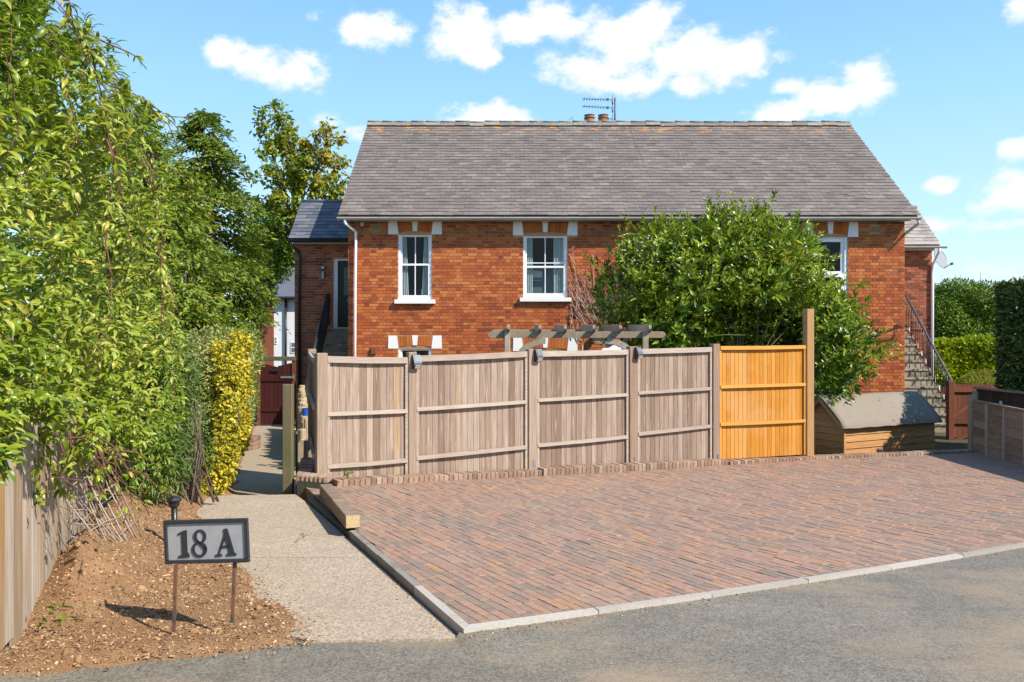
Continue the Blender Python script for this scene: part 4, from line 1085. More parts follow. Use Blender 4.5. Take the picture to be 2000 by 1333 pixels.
def staircase(side):
    L_ = side < 0
    x_in = HX0 - .01 if L_ else HX1 + .01
    x_out = x_in + side * .93
    t = thing('staircase', 'dark concrete side stairs with black handrail, rising to the black front door' if L_ else 'pale concrete side stairs with thin iron railing, right of the house', 'stairs', (x_in, EXY, GZ))
    n = 12; rise = (1.84 - GZ) / n; going = .225
    for k in range(n):
        z1 = 1.84 - k * rise; y1 = EXY - .02 - k * going; y0 = y1 - going - .02
        if k == 0: y1 = EXY - .003
        m = MB(); a, b = sorted((x_in, x_out)); m.bbox(a, b, y0, y1, z1 - rise + .0 - .06, z1 - .045); s_ = m.build('step', M['step'], t)
        m = MB(); m.bbox(a, b + (0 if L_ else .03), y0 - .03, y1 - (.0 if k == 0 else .035), z1 - .043, z1); m.build('tread', M['step'], s_)
        if not L_: m = MB(); m.bbox(b + .031, b + .06, y0 - .02, y1, z1 - rise*.55, z1 + .03); m.build('white_edge', M['white'], s_)
    xr = x_out + side * .03
    top = Vector((xr, EXY - .1, 1.84 + .95)); bot = Vector((xr, EXY - .1 - (n - .5) * going, 1.84 + .95 - (n - .5) * rise))
    m = MB(); d = (bot - top)
    if L_:
        m.tube([top + Vector((0, 0, .02)), bot], .035, 6); m.build('handrail', M['black'], t)
        m = MB(); q = [top + Vector((-.01, 0, -.04)), bot + Vector((-.01, 0, -.04)), bot + Vector((-.01, 0, -.9)), top + Vector((-.01, 0, -.9))]; m.prism(q, (.02, 0, 0)); m.build('side_panel', M['black'], t)
        m = MB(); m.bbox(xr - .04, xr + .04, EXY - .12, EXY - .04, 1.84 + .1, 2.83); m.build('newel', M['black'], t)
    else:
        m.tube([top, bot, bot + Vector((0, -.03, -.05))], .027, 8); m.build('handrail', M['iron'], t)
        m = MB(); m.tube([top + Vector((0, 0, -.86)), bot + Vector((0, 0, -.86))], .012, 5); m.build('bottom_rail', M['black'], t)
        for k in range(26):
            p = top + d * ((k + .5) / 26); m = MB(); th = .016 if k % 6 == 3 else .009; m.tube([p, p + Vector((0, 0, -.86))], th, 5); m.build('baluster', M['black'], t)
staircase(-1); staircase(1)

def small_fixtures():
    c = Vector((hx(708), HYF - .06, hz(437)))
    t = thing('security_camera', 'small pale dome camera under the gutter, left of the upper left window', 'camera', c)
    m = MB(); m.lathe(c, [(.045, -.09), (.05, -.06), (.05, 0), (.03, .03)], 12); m.build('housing', M['gutter'], t); m = MB(); m.lathe(c, [(.012, -.125), (.034, -.115), (.042, -.092)], 12); m.build('lens', M['black'], t)
    m = MB(); m.tube([c, c + Vector((.01, .05, .14))], .012, 5); m.build('bracket', M['gutter'], t)
    c = P(631, 529, EXY - .05); t = thing('wall_lamp', 'slim dark lamp on the brick beside the upper front door', 'wall lamp', c)
    m = MB(); m.bevbox(c + Vector((0, 0, .09)), (.13, .08, .09), .008); m.build('head', M['dark_plastic'], t)
    m = MB(); m.bevbox(c + Vector((0, -.042, .085)), (.10, .006, .055), .002); m.build('diffuser', M['lens'], t)
    m = MB(); m.bevbox(c + Vector((-.005, 0, -.13)), (.065, .06, .21), .008); m.build('sensor', M['steel'], t)
    # hose and tap on the right end of the wall
    t = thing('hose', 'black hose looped on the brick wall, right of the laurel bush', 'hose', (hx(1705), HYF, hz(655)))
    q = lambda x, y: Vector((hx(x), HYF - .035, hz(y)))
    m = MB(); m.tube([q(1706, 656), q(1713, 658), q(1714, 641), q(1722, 643), q(1733, 646), q(1742, 642), q(1749, 640), q(1751, 632), q(1766, 632)], .013, 6)
    m.tube([q(1706, 660), q(1720, 663), q(1738, 662), q(1746, 659), q(1750, 648), q(1752, 638), q(1766, 636)], .011, 6); m.build('pipe', M['dark_plastic'], t)
    m = MB(); c = q(1703, 655); m.lathe(c, [(.02, .10), (.09, .06), (.10, -.06), (.03, -.10)], 12, 0, Matrix.Rotation(R(90), 3, 'X')); m.build('reel', M['black'], t)
    c = P(1768, 544, 22.6); t = thing('cable_box', 'small brown box on the extension wall, right of the house corner', 'box', c)
    m = MB(); m.bevbox(c, (.12, .1, .12), .01); m.build('lid', M['brown_wood'], t)
    t = thing('waste_pipe', 'thin brown pipe lying across the right extension wall', 'pipe', P(1785, 639, 22.64))
    m = MB(); m.tube([P(1766, 638, 22.64), P(1812, 639.5, 22.64)], .018, 6); m.build('tube', M['brown_wood'], t)
    c = Vector((hx(1156), HYF - .08, hz(667))); t = thing('wall_lantern', 'dark lantern on the brick wall seen through the pergola', 'lantern', c)
    m = MB(); m.bevbox(c, (.10, .10, .16), .01); m.build('body', M['black'], t); m = MB(); m.lathe(c + Vector((0, 0, .08)), [(.08, 0), (.02, .06)], 6); m.build('cap', M['black'], t)
small_fixtures()

def grit():
    # loose stones and crumbs gathered along the road side of the kerb and in the corners
    mb = MB()
    for i in range(260):
        t = random.uniform(.02, 9) if i < 200 else random.uniform(.0, 1.4); p = A + KD * t - KN * (.004 + abs(random.gauss(0, .05))); r = random.uniform(.002, .0065); c = onG(p, ROADZ + r * .5)
        mb.box(c, (r * 2, r * 1.5, r * 1.3), Matrix.Rotation(random.random() * 3, 3, 'Z'), random.random(), .6)
    for i in range(160):
        t = random.uniform(.1, 5.0); p = A + LD * t - LN * (.025 + abs(random.gauss(0, .04))); r = random.uniform(.002, .006); c = Vector((p.x, p.y, PAD(p.x, p.y) + r * .5))
        mb.box(c, (r * 2, r * 1.5, r * 1.3), Matrix.Rotation(random.random() * 3, 3, 'Z'), random.random(), .6)
    tag(mb.build('grit', M['chip']), kind='stuff')
grit()

# ------------------------------------------------------------------ the panel fence
FY = lambda x: 9.31 + .004572 * (x - 620)                 # depth along the fence for a photo column
def FP(x, y, off=0.0):
    "point on the fence plane; off moves it towards the viewer"
    p = P(x, y, FY(x)); return p - FN * off
FE = (Vector((5.10, 13.69, 0)) - Vector((-2.28, 9.31, 0))).normalized(); FN = Vector((-FE.y, FE.x, 0))
FM = Matrix((FE, FN, Vector((0, 0, 1)))).transposed()
def plank(mb, p0, p1, h0, h1, th, tint=0.0, dn=(0, 0)):
    "vertical board between foot p0 and foot p1 rising h0/h1; th thick, dn depth offset of the two sides"
    a = p0 - FN * dn[0]; b = p1 - FN * dn[1]; u = Vector((0, 0, 1))
    mb.prism([a, b, b + u * h1, a + u * h0], FN * th, tint)
def fence():
    base = P(620, 935, FY(620))
    t = thing('panel_fence', 'weathered grey timber panel fence with one new orange panel at its right end', 'fence', (base.x, base.y, base.z))
    panels = [  # x0,x1, top, mid, low, bottom  (left y, right y)
        (637, 795, (702, 704), (809, 803), (911, 899), (931, 922), 13, 'grey'),
        (811, 1028, (701, 692), (800, 785), (895, 873), (921, 913), 15, 'grey'),
        (1047, 1225, (692, 688), (782, 771), (870, 853), (913, 905), 13, 'grey'),
        (1243, 1388, (687, 683), (768, 759), (848, 832), (903, 896), 11, 'grey'),
        (1403, 1571, (680, 678), (756, 751), (829, 822), (893, 883), 14, 'orange')]
    for (x0, x1, tp, md, lo, bt, n, kind) in panels:
        bt = (bt[0] + 5, bt[1] + 5)
        bm, rm = (M['grey_wood'], M['grey_rail']) if kind == 'grey' else (M['orange_wood'], M['orange_rail'])
        at = lambda pr, x: pr[0] + (pr[1] - pr[0]) * (x - x0) / (x1 - x0)
        # side battens, boards and rails make the panel
        fr = bpy.data.objects.new('panel', None); COL.objects.link(fr); fr.parent = t
        for xs in (x0, x1):
            m = MB(); sgn = 1 if xs == x0 else -1
            f, g = FP(xs, at(bt, xs), .0), FP(xs, at(tp, xs) - 3, .0)
            m.prism([f - FN*.03, f - FN*.03 + FE*sgn*.036, Vector((f.x, f.y, g.z)) - FN*.03 + FE*sgn*.036, Vector((f.x, f.y, g.z)) - FN*.03], FN * (.03 - .004))
            m.build('batten', rm, fr)
        if kind == 'orange': fr['label'] = 'new bright orange fence panel'
        # boards
        L_ = (P(x1, 800, FY(x1)) - P(x0, 800, FY(x0))).length; n = int(L_ / .088)
        for i in range(n):
            a0, a1 = x0 + (x1 - x0) * i / n, x0 + (x1 - x0) * (i + 1.13) / n; a1 = min(a1, x1)
            p0, p1 = FP(a0, at(bt, a0)), FP(a1, at(bt, a1)); q0, q1 = FP(a0, at(tp, a0) - 3), FP(a1, at(tp, a1) - 3)
            j = random.uniform(-.006, .004)
            m = MB(); plank(m, p0, p1, q0.z - p0.z + j, q1.z - p1.z + j, .010, 0, (.0, -.0055)); m.build('board', bm, fr)
        # rails
        for k, (pr, w) in enumerate(((tp, .085), (md, .052), (lo, .055))):
            a, b = FP(x0 + 1, at(pr, x0 + 1)), FP(x1 - 1, at(pr, x1 - 1)); w *= .9
            if kind == 'orange': w = .05 if k else .06
            mid = a.lerp(b, .5) + Vector((0, 0, random.uniform(-.006, .001)))
            m = MB()
            for (p, q) in ((a, mid), (mid, b)):
                u = Vector((0, 0, w/2)); m.prism([p - FN*.045 - u, q - FN*.045 - u, q - FN*.045 + u - FN*-.004, p - FN*.045 + u - FN*-.004], FN * .032)
            m.build('rail', rm, fr)
    posts = [(617.5, 637, 690, 938), (795.5, 811, 688, 924), (1029.5, 1047, 682, 917), (1226, 1243, 677, 909), (1388.5, 1403, 672, 897), (1571, 1587, 604, 885)]
    for i, (x0, x1, y0, y1) in enumerate(posts):
        xm = (x0 + x1) / 2; f = P(xm, y1 + 6, FY(xm)); g = P(xm, y0, FY(xm)); a, b = P(x0, 800, FY(x0)), P(x1, 800, FY(x1)); w = (b - a).length * .97
        c = Vector((f.x, f.y, (f.z + g.z) / 2))
        m = MB(); m.bevbox(c, (w, .10, g.z - f.z), .006, FM); o = m.build('post', M['new_post'] if i == 5 else M['grey_post'], t)
        if i == 5: o['label'] = 'taller new brown post'
    for xm in (1040, 1237, 1399):     # galvanised brackets at the post feet
        m = MB(); y = 904 - (xm - 1040) * .03; p = FP(xm, y, .056); m.box(p, (.05, .006, .10), FM); m.build('bracket', M['steel'], t)
    # return panel along the path, seen end on
    a = P(619, 700, FY(619)); b = P(609.5, 690, 11.1); d = (b - a); d.z = 0
    dn = d.normalized(); sn = Vector((dn.y, -dn.x, 0))
    m = MB(); zt, zb = hz_at(689, 11.2), hz_at(905, 9.6)
    c = Vector((b.x, b.y, 0)) + dn * .05; rm_ = Matrix((sn, dn, Vector((0, 0, 1)))).transposed()
    m.bevbox((c.x, c.y, (hz_at(682, 11.2) + zb) / 2 - .1), (.11, .11, hz_at(682, 11.2) - zb + .2), .006, rm_); m.build('post', M['grey_post'], t)
    n = 17; fr = None
    fr = bpy.data.objects.new('panel', None); COL.objects.link(fr); fr.parent = t; fr['label'] = 'shaded return panel along the path'
    for z in (zt - .05, (zt + zb) / 2 + .05, zb + .12):
        m = MB(); q0 = Vector((a.x, a.y, z)) + dn * .06; q1 = Vector((b.x, b.y, z + .02)); m.prism([q0 - sn*.05 - Vector((0, 0, .03)), q1 - sn*.05 - Vector((0, 0, .03)), q1 - sn*.05 + Vector((0, 0, .03)), q0 - sn*.05 + Vector((0, 0, .03))], sn * .03); m.build('rail', M['grey_rail'], fr)
    for i in range(n):
        q0 = Vector((a.x, a.y, zb)) + dn * (.06 + (d.length - .06) * i / n); q1 = q0 + dn * (d.length / n * 1.08)
        m = MB(); m.prism([q0, q1 - sn*.004, q1 - sn*.004 + Vector((0, 0, zt - zb)), q0 + Vector((0, 0, zt - zb))], sn * .012); m.build('board', M['grey_wood'], fr)
fence()

def edging():
    root = thing_struct('brick_edging')
    seg = [((646, 934), (1043, 915.5), 0.0), ((1047, 914), (1405, 897.5), .015), ((1409, 899), (1600, 889), .0), ((1600, 889), (1897, 877), .0)]
    shapes = []
    for (pa, pb, dz) in seg:
        a = P(pa[0], pa[1], FY(pa[0])); b = P(pb[0], pb[1], FY(pb[0]) if pb[0] < 1700 else 14.6)
        a = a - FN * .10; b = b - FN * .10
        a.z = max(a.z, G(a.x, a.y) + .006); b.z = max(b.z, G(b.x, b.y) + .006)
        d = b - a; L_ = d.length; n = int(L_ / .0715); dn = d.normalized(); sn = Vector((-dn.y, dn.x, 0)).normalized(); Mx = Matrix((dn, sn, dn.cross(sn))).transposed()
        for i in range(n):
            shapes.append((a + dn * (L_ * (i + .5) / n) + Vector((0, 0, dz + random.gauss(0, .003))), (L_ / n - .006), Mx, random.gauss(0, .01)))
    m = MB(); m.bevbox((0, 0, 0), (.066, .205, .125), .004); me = bpy.data.meshes.new('brick'); me.from_pydata([tuple(v) for v in m.v], [], m.f); set_tint(me, m.t); me.materials.append(M['edgebrick'])
    for (c, w, Mx, r) in shapes:
        piece('brick', me, root, c + Vector((0, 0, -.060)), (Matrix.Rotation(r, 3, 'Z') @ Mx).to_quaternion())
    m = MB()
    for (pa, pb, dz) in seg:
        a = P(pa[0], pa[1], FY(pa[0])); b = P(pb[0], pb[1], FY(pb[0]) if pb[0] < 1700 else 14.6)
        m.prism([a - FN*.17 - Vector((0, 0, .04)), b - FN*.17 - Vector((0, 0, .04)), b + FN*.0 - Vector((0, 0, .04)), a - Vector((0, 0, .04))][::-1], (0, 0, -.8))
    m.build('mortar_bed', M['sand'], root)
edging()

def corner_step():
    # retaining corner of paving bricks at the fence foot, beside the path
    t = thing('retaining_corner', 'low dark brick retaining corner at the left foot of the fence', 'retaining wall', P(600, 950, 9.2))
    z = hz_at(931, 9.25)
    q = [P(580, 935, 9.15), P(640, 942, 9.0), P(640, 930, 9.45), P(606, 905, 10.6), P(590, 905, 10.5)]
    for p in q: p.z = z
    m = MB(); m.prism([p - Vector((0, 0, .6)) for p in q], (0, 0, .57)); m.build('base', M['mosskerb'], t)
    # coping bricks along the front
    a, b = q[0], q[1]
    for i in range(7):
        c = a.lerp(b, (i + .5) / 7) + Vector((0, .10, .005)); m = MB(); m.bevbox((c.x, c.y, z), ((b - a).length / 7 - .006, .19, .07), .004); m.build('brick', M['edgebrick'], t)
    for i in range(12):
        c = q[0].lerp(q[4], (i + 1.6) / 13); m = MB(); m.bevbox((c.x + .08, c.y, z), (.16, .10, .06), .004); m.build('brick', M['edgebrick'], t)
corner_step()

def sleeper():
    t = thing('timber_sleeper', 'square dark timber baulk lying along the left edge of the block paving', 'sleeper', (-1.6, 7.6, 0))
    a = onG((-1.40, 6.98)); b = onG((-2.02, 8.60)); d = (b - a).normalized(); s = Vector((-d.y, d.x, 0)).normalized(); Mx = Matrix((d, s, d.cross(s))).transposed(); L_ = (b - a).length
    for (f0, f1, h) in ((0, .44, .118), (.445, 1, .122)):
        c = a.lerp(b, (f0 + f1) / 2); m = MB(); m.bevbox(c + Vector((0, 0, h/2 + .006)), (L_ * (f1 - f0), .13, h), .006, Mx); o = m.build('baulk', M['sleeper'], t)
        if f0 == 0: m = MB(); m.box(a + Vector((0, 0, h/2 + .006)) - d * .0015, (.004, .118, h - .014), Mx); m.build('end_grain', M['sleeper_end'], o)
sleeper()

def solar_lights():
    proto = None
    for i, (x, y) in enumerate(((808, 708), (1045, 695), (1240, 691))):
        lab = ('black solar lamp on the fence post between the two leftmost grey panels', 'black solar lamp on the fence post below the left end of the pergola', 'black solar lamp on the fence post below the right part of the pergola')[i]
        c = FP(x, y, .055)
        if proto is None:
            t = thing('solar_light', lab, 'solar lamp', c, 'solar lamps on the fence posts'); proto = t
            k = lambda v: c + FM @ Vector(v)
            def pr(prof, w, name, mat, par):
                m = MB(); m.prism([k((-w/2, p[0], p[1])) for p in prof], FM @ Vector((w, 0, 0))); return m.build(name, mat, par)
            b = pr([(0, -.085), (-.055, -.075), (-.085, -.03), (-.085, .0), (-.035, .095), (0, .10)], .10, 'body', M['dark_plastic'], t)
            pr([(-.081, .012), (-.037, .092), (-.041, .094), (-.085, .014)], .075, 'solar_cell', M['solar'], t)
            pr([(-.058, -.072), (-.088, -.034), (-.092, -.036), (-.062, -.076)], .074, 'diffuser', M['lens'], t)
            for z in (-.02, .0): pr([(-.086, z - .004), (-.09, z - .004), (-.09, z + .004), (-.086, z + .004)], .104, 'trim', M['steel'], t)
        else:
            t = proto.copy(); COL.objects.link(t); t.location = c; t['label'] = lab
            for ch in proto.children:
                q = ch.copy(); COL.objects.link(q); q.parent = t
solar_lights()

# ------------------------------------------------------------------ pergola
def pergola():
    Y = 13.6; DP = 2.7
    a, b = P(953, 653, Y), P(1300, 653.5, Y); a.z = b.z = 1.66
    d = Vector((1, 0, 0)); n = Vector((0, 1, 0)); L_ = (b - a).length; k = Y / F
    t = thing('pergola', 'grey timber pergola with short curved rafters showing above the fence', 'pergola', (a.x, a.y, GZ))
    def beam(off, up, name='beam'):
        m = MB(); h = .056
        pts = [(0, -.01), (.02, -.04), (.06, -h), (L_ - .06, -h), (L_ - .02, -.04), (L_, 0), (L_ - .02, .04), (L_ - .06, h), (.06, h), (.02, .04)]
        m.prism([a + d * x + n * (off - .024) + Vector((0, 0, z + up)) for x, z in pts], n * .048); return m.build(name, M['oak'], t)
    beam(0, 0); beam(DP - .45, .05)
    for i, x in enumerate((993, 1054, 1103, 1158, 1209, 1266)):
        c = P(x, 650, Y); m = MB()
        prof = [(-.20, .16), (DP - .1, .205), (DP - .1, .17), (DP - .22, .12), (DP - .36, .085), (-.10, .035), (-.17, .06), (-.20, .10)]
        m.prism([Vector((c.x - .024, Y + p, 1.66 + z)) for p, z in prof], d * .048); m.build('rafter', M['oak'], t)
    for x in (991, 1259):
        for off in (-.072, DP - .45 + .072):
            c = P(x, 650, Y); top = 1.66 + .055 + (.05 if off > 0 else .0)
            m = MB(); m.bevbox((c.x, Y + off, (top + GZ) / 2), (.092, .092, top - GZ), .005); m.build('post', M['oak'], t)
    for (x, sg, off) in ((991, 1, -.06), (1259, -1, -.06), (1259, -1, DP - .40)):
        c = P(x, 650, Y).x + sg * .05; m = MB(); r, w = .50, .10; ring = []
        for i in range(9):
            th = i / 8 * math.pi / 2; ring.append((r + w - (r + w) * math.cos(th), -(r + w) + (r + w) * math.sin(th)))
        for i in range(8, -1, -1):
            th = i / 8 * math.pi / 2; ring.append((r + w - r * math.cos(th), -(r + w) + r * math.sin(th)))
        m.prism([Vector((c + sg * p, Y + off, 1.66 - .057 + z)) for p, z in ring], n * .04); m.build('brace', M['oak'], t)
    c = P(1138, 660, Y); m = MB(); m.tube([c, c + Vector((.01, 0, -1.2))], .006, 4); m.build('cord', M['gutter'], t)
pergola()
def cloth():
    Y = 14.2; t = MB(); n = 14; vs = []; fs = []
    for i in range(n + 1):
        for j in range(7):
            u, v = i / n, j / 6; x = 1170 + 70 * u; y = 690 - (16 * math.sin(math.pi * u) ** .6 * (1 - .35 * u) + 2 * math.sin(u * 19)) * math.sin(math.pi * (v * .8 + .1))
            p = P(x, y, Y - .35 + .7 * v); vs.append(p)
    fs = [(i*7+j, (i+1)*7+j, (i+1)*7+j+1, i*7+j+1) for i in range(n) for j in range(6)]
    t.add(vs, fs, 0, True)
    c = P(1205, 690, Y); o = t.build('cloth', M['cloth'], None, (c.x, c.y, c.z)); tag(o, 'white cloth bundled on a garden table just above the fence top, under the pergola', 'cloth')
    r = thing('garden_table', 'grey wooden garden table carrying the white cloth, just behind the fence', 'table', (c.x, c.y, GZ))
    m = MB(); m.bevbox((c.x, c.y, c.z - .035), (.9, .75, .05), .01); m.build('tabletop', M['oak'], r)
    for sx in (-.38, .38):
        for sy in (-.3, .3): m = MB(); m.bbox(c.x+sx-.03, c.x+sx+.03, c.y+sy-.03, c.y+sy+.03, GZ, c.z - .06); m.build('leg', M['oak'], r)
cloth()

# ------------------------------------------------------------------ storage shed
def shed():
    fl, fr_ = Vector((6.36, 15.2, 0)), Vector((8.72, 16.36, 0)); d = (fr_ - fl).normalized(); n = Vector((-d.y, d.x, 0)); L_ = (fr_ - fl).length; D = 1.02
    t = thing('storage_shed', 'low timber storage shed with pale felt roof, right of the orange panel', 'shed', (fl.x, fl.y, GZ))
    ez, rz = -.03, .435; base = GZ
    W = lambda s, q, z: fl + d * s + n * q + Vector((0, 0, z))
    # carcass
    m = MB(); m.prism([W(.04, .05, base), W(.04, D - .05, base), W(.04, D - .05, ez - .02), W(.04, D/2, rz - .05), W(.04, .05, ez - .02)], d * (L_ - .08)); m.build('carcass', M['hole'], t)
    hb = .132; nb = int((ez - base) / hb) + 1
    for i in range(nb):      # weatherboards, each lapped over the one below
        z0 = base + i * hb; z1 = min(z0 + hb + .02, ez + .0)
        if z1 - z0 < .03: continue
        m = MB(); m.prism([W(0, -.006, z0), W(0, .030, z0), W(0, .030, z1), W(0, .018, z1)], d * L_); m.build('board', M['shed_wood'], t)
    i = 0; z0 = base
    while z0 < rz - .08:     # gable end boards
        z1 = z0 + hb + .015
        lim = lambda z: (0.0, D) if z <= ez else (D/2 * (z - ez) / (rz - ez), D - D/2 * (z - ez) / (rz - ez))
        l0, l1 = lim(z0), lim(min(z1, rz - .01)); m = MB()
        q = [W(-.008, l0[0] + .02, z0), W(-.008, l0[1] - .02, z0), W(.018, l1[1] - .02, min(z1, rz - .01)), W(.018, l1[0] + .02, min(z1, rz - .01))]
        m.prism(q, d * .02); m.build('board', M['shed_wood'], t); z0 += hb; i += 1
    m = MB(); m.prism([W(-.016, -.016, base), W(.034, -.016, base), W(.034, -.016, ez), W(-.016, -.016, ez)], n * .03); m.build('corner_post', M['shed_wood'], t)
    # felt roof: one sheet folded over the ridge, its front edge turned down and sagging
    ns, nu = 20, 16; vs = []; fs = []; rows = []
    for j in range(nu + 1):
        u = j / nu * 2 - 1          # -1 front eave, 0 ridge, 1 rear eave
        for i in range(ns + 1):
            s = -.13 + (L_ + .22) * i / ns
            q = D/2 + u * (D/2 + .10); z = rz + .03 - abs(u) ** 1.28 * (rz - ez + .085) + .006 * math.sin(i * 1.7 + j)
            if u < -.93: z -= .035
            vs.append(W(s, q, z))
    fs = [(j*(ns+1)+i, j*(ns+1)+i+1, (j+1)*(ns+1)+i+1, (j+1)*(ns+1)+i) for j in range(nu) for i in range(ns)]
    m = MB(); k = len(vs); m.add(vs + [v - Vector((0, 0, .028)) for v in vs], fs + [tuple(k + q for q in f[::-1]) for f in fs] + [(i + 1, i, k + i, k + i + 1) for i in range(ns)] + [((j+1)*(ns+1), j*(ns+1), k + j*(ns+1), k + (j+1)*(ns+1))[::-1] for j in range(nu)] + [((j+1)*(ns+1)+ns, j*(ns+1)+ns, k + j*(ns+1)+ns, k + (j+1)*(ns+1)+ns) for j in range(nu)], 0, True)
    m.build('roof', M['felt'], t)
    for sgn in (0, 1):       # barge boards at the left end
        q0, q1 = (W(-.11, -.06, ez - .06), W(-.11, D/2, rz + .0)) if sgn == 0 else (W(-.11, D + .06, ez - .06), W(-.11, D/2, rz + .0))
        m = MB(); u = Vector((0, 0, .09)); m.prism([q0 - u, q1 - u, q1, q0], d * .02); m.build('bargeboard', M['shed_wood'] if sgn == 0 else M['felt'], t)
shed()

# ------------------------------------------------------------------ right boundary
def lap_fence():
    a, b = P(1899, 877, 14.6), P(2000, 911, 12.6)
    d = b - a; d.z = 0; dn = d.normalized(); sn = Vector((dn.y, -dn.x, 0))      # sn faces the paving
    if sn.x > 0: sn = -sn
    t = thing('lap_fence', 'low weathered brown lap panel fence along the right side of the paving', 'fence', a)
    h = .88; Mx = Matrix((dn, -sn, Vector((0, 0, 1)))).transposed()
    m = MB(); m.bevbox(a + Vector((0, 0, h/2 + .03)), (.12, .12, h + .16), .012, Mx); m.build('post', M['grey_post'], t)
    for (s0, s1) in ((.07, .66), (.72, 1.35), (1.41, 2.08), (2.14, 2.85), (2.91, 3.6), (3.66, 4.35), (4.41, 5.2)):
        for r in range(6):          # horizontal boards lapped one over the next
            z0, z1 = h * r / 6 - .02, h * (r + 1) / 6 + .015; j = random.uniform(-.008, .008)
            q = [a + dn * s0 + sn * .016 + Vector((0, 0, z0 + j)), a + dn * s1 + sn * .016 + Vector((0, 0, z0 - j)), a + dn * s1 + Vector((0, 0, z1)), a + dn * s0 + Vector((0, 0, z1))]
            m = MB(); m.prism(q, sn * -.010); m.build('board', M['lap_wood'], t)
        c = a + dn * (s1 + .03) + sn * .02; m = MB(); m.bevbox((c.x, c.y, a.z + h/2 - .01), (.045, .05, h + .02), .004, Mx); m.build('batten', M['grey_rail'], t)
    m = MB(); c = a + dn * 2.65; m.bevbox((c.x, c.y, a.z + h + .018), (5.1, .075, .032), .006, Mx); m.build('capping', M['lap_wood'], t)
lap_fence()
def dark_fence():
    a, b = P(1908, 780, 15.8), P(2080, 780, 13.4); d = (b - a); d.z = 0; L_ = d.length; dn = d.normalized(); sn = Vector((-dn.y, dn.x, 0)); Mx = Matrix((dn, sn, Vector((0, 0, 1)))).transposed()
    t = thing('dark_fence', 'dark brown timber fence in shade under the tall clipped hedge', 'fence', (a.x, a.y, GZ)); zt = hz_at(760, 15.8)
    m = MB(); m.bevbox(a.lerp(b, .5).xy.to_3d() + Vector((0, 0, zt + .02)), (L_ + .1, .12, .04), .006, Mx); m.build('capping', M['grey_post'], t)
    n = 20
    for i in range(n):
        c = a + d * ((i + .5) / n); m = MB(); m.box((c.x, c.y, (zt + GZ) / 2), (L_ / n - .005, .02, zt - GZ), Mx); m.build('board', M['dark_wood'], t)
    m = MB(); c = a; m.bevbox((c.x, c.y, (zt + GZ) / 2 - .02), (.13, .13, zt - GZ - .04), .006, Mx); m.build('post', M['grey_post'], t)
    m = MB(); c = P(1958, 787, 15.0) - sn * .03; m.box(c, (.05, .03, .07), Mx); m.build('tag_plate', M['gutter'], t)
dark_fence()
def brown_gate():
    Y = 18.6; t = thing('brown_gate', 'brown timber gate with a diagonal brace at the foot of the right stairs', 'gate', (P(1880, 870, Y).x, Y, GZ))
    X = lambda x: hx_at(x, Y); Z = lambda y: hz_at(y, Y)
    m = MB(); m.bevbox(((X(1850) + X(1861)) / 2, Y, (Z(744) + GZ) / 2), (X(1861) - X(1850), .13, Z(744) - GZ), .008); m.build('post', M['brown_wood'], t)
    n = 9
    for i in range(n):
        a, b = X(1862) + (X(1945) - X(1862)) * i / n, X(1862) + (X(1945) - X(1862)) * (i + 1) / n
        m = MB(); m.bbox(a + .003, b - .003, Y + .03, Y + .05, GZ + .05, Z(751)); m.build('board', M['brown_wood'], t)
    for (y0, y1) in ((757, 766), (818, 828), (868, 876)): m = MB(); m.bbox(X(1861), X(1945), Y - .015, Y + .028, Z(y1), Z(y0)); m.build('rail', M['brown_wood'], t)
    m = MB(); m.prism([Vector((X(1862), Y - .012, Z(818))), Vector((X(1862), Y - .012, Z(809))), Vector((X(1920), Y - .012, Z(770))), Vector((X(1920), Y - .012, Z(779)))][::-1], (0, .04, 0)); m.build('brace', M['brown_wood'], t)
    m = MB(); m.prism([Vector((X(1862), Y - .012, Z(868))), Vector((X(1862), Y - .012, Z(860))), Vector((X(1920), Y - .012, Z(829))), Vector((X(1920), Y - .012, Z(837)))][::-1], (0, .04, 0)); m.build('brace', M['brown_wood'], t)
    t = thing('picket_fence', 'brown board fence behind the right stair railing', 'fence', (P(1835, 800, 22.3).x, 22.3, GZ)); Y = 22.3
    for i in range(12):
        x = hx_at(1820 + i * 7.2, Y); m = MB(); m.bbox(x, x + .095, Y, Y + .02, GZ, hz_at(757 + random.uniform(-1, 1), Y)); m.build('board', M['brown_wood'], t)
    m = MB(); m.bbox(hx_at(1820, Y), hx_at(1906, Y), Y + .021, Y + .06, hz_at(775, Y), hz_at(768, Y)); m.build('rail', M['brown_wood'], t)
brown_gate()

